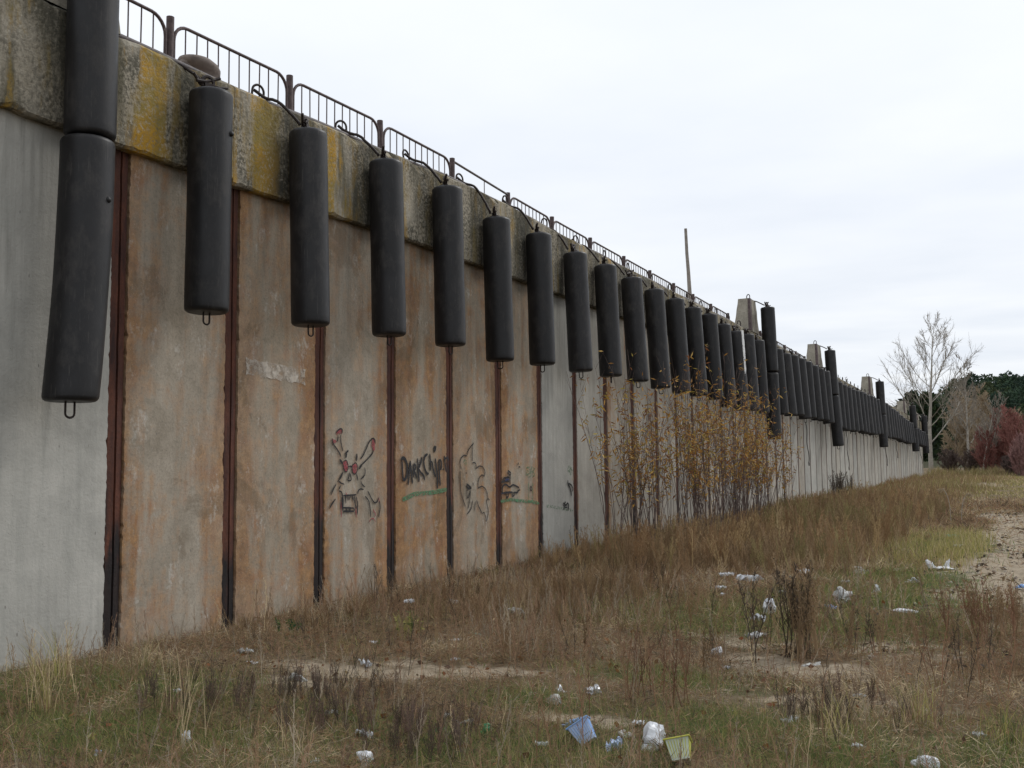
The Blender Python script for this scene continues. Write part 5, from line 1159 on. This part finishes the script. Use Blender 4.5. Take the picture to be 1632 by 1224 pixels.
items = [
 ('plastic_bag', 'bag', 'white bag with two upright ear shaped ends lying at the edge of the sandy track', .0, .0, 0, 'plastic_white', 6.06, 17.18),
 ('plastic_bag', 'bag', 'crumpled white bag standing out in the grass below the eared bag', .24, .2, .22, 'plastic_white', 5.66, 13.44),
 ('plastic_bag', 'bag', 'big dirty white bag heap just behind the tall dark weed clump', .36, .3, .26, 'plastic_dirty', 5.38, 12.3),
 ('plastic_bag', 'bag', 'pale blue bag in front of the dirty white heap behind the dark weed', .28, .2, .12, 'plastic_blue', 5.42, 11.8),
 ('plastic_bag', 'bag', 'small bluish white bag left of the tall dark weed clump', .13, .12, .14, 'plastic_white', 4.84, 11.21),
 ('paper_scrap', 'litter', 'flat white scrap left of the small bluish white bag', .22, .12, 0, 'plastic_white', 4.9, 10.5),
 ('paper_scrap', 'litter', 'flat white scrap below the small bluish white bag', .2, .12, 0, 'plastic_white', 5.05, 9.74),
 ('plastic_bag', 'bag', 'white folded bag right of the dark weed, alone in the grass', .26, .12, .06, 'plastic_white', 6.2, 11.74),
 ('plastic_bag', 'bag', 'small white crumpled bag right of the grass mound below the eared bag', .22, .2, .12, 'plastic_white', 5.91, 14.88),
 ('plastic_bottle', 'bottle', 'pale blue item lying on the sand at the right edge', .2, .14, .1, 'plastic_blue', 7.2, 14.94),
 ('silver_wrapper', 'wrapper', 'crumpled shiny silver wrapper in two lobes near the middle of the foreground', .26, .16, .14, 'foil', 4.63, 6.85),
 ('silver_wrapper', 'wrapper', 'small shiny lobe left of the crumpled silver wrapper', .12, .10, .13, 'foil', 4.40, 6.78),
 ('plastic_bag', 'bag', 'crushed greyish bag left of and below the silver wrapper', .13, .1, .1, 'plastic_dirty', 4.5, 6.45),
 ('plastic_bag', 'bag', 'greyish lump left of the crushed bag by the silver wrapper', .09, .09, .1, 'plastic_dirty', 4.26, 6.6),
 ('plastic_bag', 'bag', 'large white pointed bag at the bottom right of the blue tub', .22, .16, .18, 'plastic_white', 5.42, 5.8),
 ('plastic_bottle', 'bottle', 'crushed clear grey bottle left of the large white pointed bag', .12, .1, .11, 'plastic_dirty', 5.24, 5.86),
 ('paper_scrap', 'litter', 'flat bluish scrap left of the base of the large white bag', .2, .07, 0, 'plastic_paleblue', 5.26, 5.62),
 ('plastic_sheet', 'sheet', 'bright blue crumpled plastic sheet behind the pale blue tub', .24, .12, .1, 'plastic_blue', 4.84, 5.98),
 ('plastic_bag', 'bag', 'small white and blue bag in the grass left of the bottom middle', .10, .09, .13, 'plastic_white', 2.91, 4.65),
 ('plastic_bag', 'bag', 'pale bag low at the left part of the foreground', .09, .09, .12, 'plastic_paleblue', 2.6, 4.28),
 ('plastic_bag', 'bag', 'white crumpled bag at the lower edge left of the middle', .14, .1, .1, 'plastic_white', 4.12, 4.78),
 ('paper_scrap', 'litter', 'small bright white scrap at the lower edge left of the crumpled bag', .07, .06, 0, 'plastic_white', 3.85, 4.68),
 ('paper_scrap', 'litter', 'white paper strip among the weeds left of the green bottles', .16, .06, 0, 'plastic_white', 3.78, 5.25),
 ('plastic_bottle', 'bottle', 'crushed green bottle left of the bottom middle', .16, .12, .12, 'plastic_green', 4.41, 5.67),
 ('plastic_bottle', 'bottle', 'second darker green bottle lying left of the crushed one', .16, .10, .1, 'plastic_green', 4.12, 5.54),
 ('paper_scrap', 'litter', 'pale scrap just left of the crushed green bottle', .14, .08, 0, 'plastic_dirty', 4.2, 5.78),
 ('plastic_bag', 'bag', 'greyish clear bag lying at the left end of the bare sandy patch', .18, .14, .1, 'plastic_dirty', 2.38, 6.4),
 ('paper_scrap', 'litter', 'pinkish white card strip on the sandy patch before the wall', .2, .05, 0, 'plastic_white', 2.51, 7.06),
 ('plastic_bag', 'bag', 'small pale bag above the pinkish card strip', .12, .08, .08, 'plastic_dirty', 2.31, 7.7),
 ('plastic_scrap', 'litter', 'teal plastic scrap in the brown weeds below the wall', .18, .1, .06, 'plastic_teal', 2.49, 8.9),
 ('paper_scrap', 'litter', 'white blob below and left of the teal scrap', .09, .08, 0, 'plastic_white', 2.56, 8.45),
 ('plastic_bag', 'bag', 'pinkish white bag in the weeds right of the teal scrap', .26, .14, .1, 'plastic_dirty', 2.38, 10.01),
 ('plastic_bag', 'bag', 'pale crumpled bag at the foot of the fifth rusty joint', .26, .16, .1, 'plastic_dirty', 1.26, 10.65),
 ('paper_scrap', 'litter', 'white scrap by the wall left of the pale crumpled bag', .16, .1, 0, 'plastic_white', .9, 10.2),
 ('plastic_bottle', 'bottle', 'brown bottle with a white cap end standing in the weeds', .12, .10, .16, 'plastic_brown', 4.95, 8.7),
 ('plastic_bag', 'bag', 'white scrap bag on top of the brown bottle', .12, .10, .1, 'plastic_white', 4.94, 8.82),
 ('plastic_scrap', 'litter', 'small teal bottle piece left of the brown bottle', .12, .08, .06, 'plastic_teal', 4.43, 9.27),
 ('plastic_scrap', 'litter', 'orange wrapper in the weeds at the right', .14, .08, .05, 'plastic_orange', 6.5, 8.65),
 ('paper_scrap', 'litter', 'white scrap in the right foreground', .12, .07, 0, 'plastic_white', 6.0, 6.88),
 ('plastic_bag', 'bag', 'white and red bag at the lower edge near the right corner', .14, .1, .1, 'plastic_white', 6.85, 6.02),
 ('plastic_bag', 'bag', 'greenish white bag at the foot of the tall dark weed clump', .2, .1, .06, 'plastic_dirty', 5.78, 8.6),
 ('paper_scrap', 'litter', 'pale scrap by the second rusty joint', .16, .1, 0, 'plastic_dirty', 1.24, 7.05),
 ('paper_scrap', 'litter', 'white scrap right of the scrap by the second rusty joint', .1, .08, 0, 'plastic_white', 1.6, 6.75),
 ('paper_scrap', 'litter', 'yellow green wrapper in the grass at the lower left', .1, .05, 0, 'plastic_yellow', 2.3, 4.5),
 ('paper_scrap', 'litter', 'leftmost white scrap on the far edge of the mossy strip', .22, .12, 0, 'plastic_white', 3.55, 14.2),
 ('paper_scrap', 'litter', 'white scraps heap left of the far middle', .34, .14, 0, 'plastic_white', 3.95, 13.9),
 ('paper_scrap', 'litter', 'white scrap nearest the mossy strip', .14, .10, 0, 'plastic_white', 3.81, 13.0),
 ('plastic_bag', 'bag', 'white bag at the edge of the tall brown weeds', .28, .2, .12, 'plastic_white', 5.0, 15.95),
 ('plastic_bag', 'bag', 'greyish bag right of the white one at the edge of the tall brown weeds', .3, .2, .1, 'plastic_dirty', 5.22, 15.6),
 ('plastic_bag', 'bag', 'pinkish white bag between the grey bag and the eared bag', .22, .16, .1, 'plastic_white', 5.56, 16.2),
 ('paper_scrap', 'litter', 'white scrap behind the top of the dark weed clump', .26, .16, 0, 'plastic_white', 4.4, 15.2),
 ('paper_scrap', 'litter', 'far teal scrap in the yellow grass bank', .3, .2, 0, 'plastic_teal', 5.9, 22.5),
 ('paper_scrap', 'litter', 'pale scrap at the left end of the sandy track', .22, .14, 0, 'plastic_dirty', 6.15, 20.0),
]
for i, (nm_, cat_, lab, w_, l_, h_, mt, x, y) in enumerate(items):
    if i == 0:
        e = tag(empty('plastic_bag', (x, y, float(gz(x, y))+.02)), lab, 'bag', 'litter strewn on the rough ground')
        link('fold', crumple(.34, .22, .07, 300), mt, e, (0, 0, 0))
        for s_ in (-1, 1):
            me = crumple(.10, .06, .24, 310+s_, 3, .35); link('ear', me, mt, e, (s_*.09, 0, .02), (0, s_*.5, 0))
        continue
    me = crumple(w_*.75, l_*.75, h_*.8, 300+i, 4, .6) if h_ else sheet(w_*.85, l_*.85, 300+i)
    put(nm_, cat_, lab, me, mt, x, y, random.uniform(0, 6.28), dz=-.012 if y < 10 else .03)
small = [(5.99, 6.75, 'tiny white scrap in the weeds above the yellow rimmed tub'), (4.86, 5.48, 'tiny white scrap just left of the blue tub'), (5.2, 6.15, 'tiny pale scrap above the large white pointed bag'), (3.98, 5.9, 'tiny white scrap behind the crushed green bottle'), (3.3, 5.55, 'tiny white scrap among the dark twigs at the lower left middle'),
 (6.3, 7.6, 'tiny white scrap right of the low dark twig patch'), (6.5, 6.2, 'tiny pale scrap between the yellow rimmed tub and the right corner'), (7.1, 6.75, 'tiny white scrap at the right edge above the corner'), (5.2, 8.2, 'tiny white scrap below the brown bottle'), (4.0, 12.4, 'tiny white scrap at the left end of the mossy strip'), (4.6, 12.9, 'tiny white scrap in the middle of the mossy strip'), (5.15, 14.2, 'tiny white scrap at the right end of the mossy strip'), (3.1, 7.5, 'tiny pale scrap at the back edge of the bare sandy patch'), (1.9, 5.6, 'tiny white scrap in the green grass at the left'), (2.0, 7.9, 'tiny white scrap in front of the third rusty joint')]
for i, (x, y, lb) in enumerate(small):
    put('paper_scrap', 'litter', lb, sheet(.07+.02*(y > 9), .05, 700+i), random.choice(['plastic_white', 'plastic_dirty']), x, y, random.uniform(0, 6.28), dz=.012 if y < 9 else .035)
# pale blue tapered tub, lying open, with ribs
def tub(label, x, y, rot, mats, w=.105, name='plastic_tub', h=.16):
    e = tag(empty(name, (x, y, float(gz(x, y))+.02), rot), label, 'tub', 'litter strewn on the rough ground')
    a, b = w, w*.74; t = .006; V = []; 
    for (s_, z) in ((b, 0), (a, h), (a-t, h), (b-t, t)): V += [(-s_, -s_, z), (s_, -s_, z), (s_, s_, z), (-s_, s_, z)]
    F = [(k*4+j, k*4+(j+1) % 4, k*4+4+(j+1) % 4, k*4+4+j) for k in range(3) for j in range(4)]+[(3, 2, 1, 0), (12, 13, 14, 15)]
    link('wall', mk_mesh('wall', np.array(V), [np.array(F)]), mats[0], e)
    mb = MB(); rr = a+.008
    for (q0, q1) in (((-rr, -rr), (rr, -rr)), ((rr, -rr), (rr, rr)), ((rr, rr), (-rr, rr)), ((-rr, rr), (-rr, -rr))): mb.tube([(*q0, h), (*q1, h)], .0045, 6)
    link('rim', mb.mesh('rim'), mats[1], e); mb = MB()
    for j in range(-3, 4):
        for s_ in (-1, 1):
            f0, f1 = j/4*b, j/4*a
            mb.tube([(f0, s_*(b+.001), .01), (f1, s_*(a+.001), h-.01)], .002, 4).tube([(s_*(b+.001), f0, .01), (s_*(a+.001), f1, h-.01)], .002, 4)
    link('rib', mb.mesh('rib'), mats[1], e); return e
tub('pale blue ribbed plastic tub lying tilted in the foreground', 5.10, 5.62, (math.radians(-22), math.radians(-33), .45), ('plastic_paleblue', 'plastic_blue'), .062, h=.12)
tub('cream plastic tub with a yellow rim at the lower edge', 5.72, 5.42, (math.radians(-30), math.radians(-12), .3), ('plastic_cream', 'plastic_yellow'), .062, h=.11)
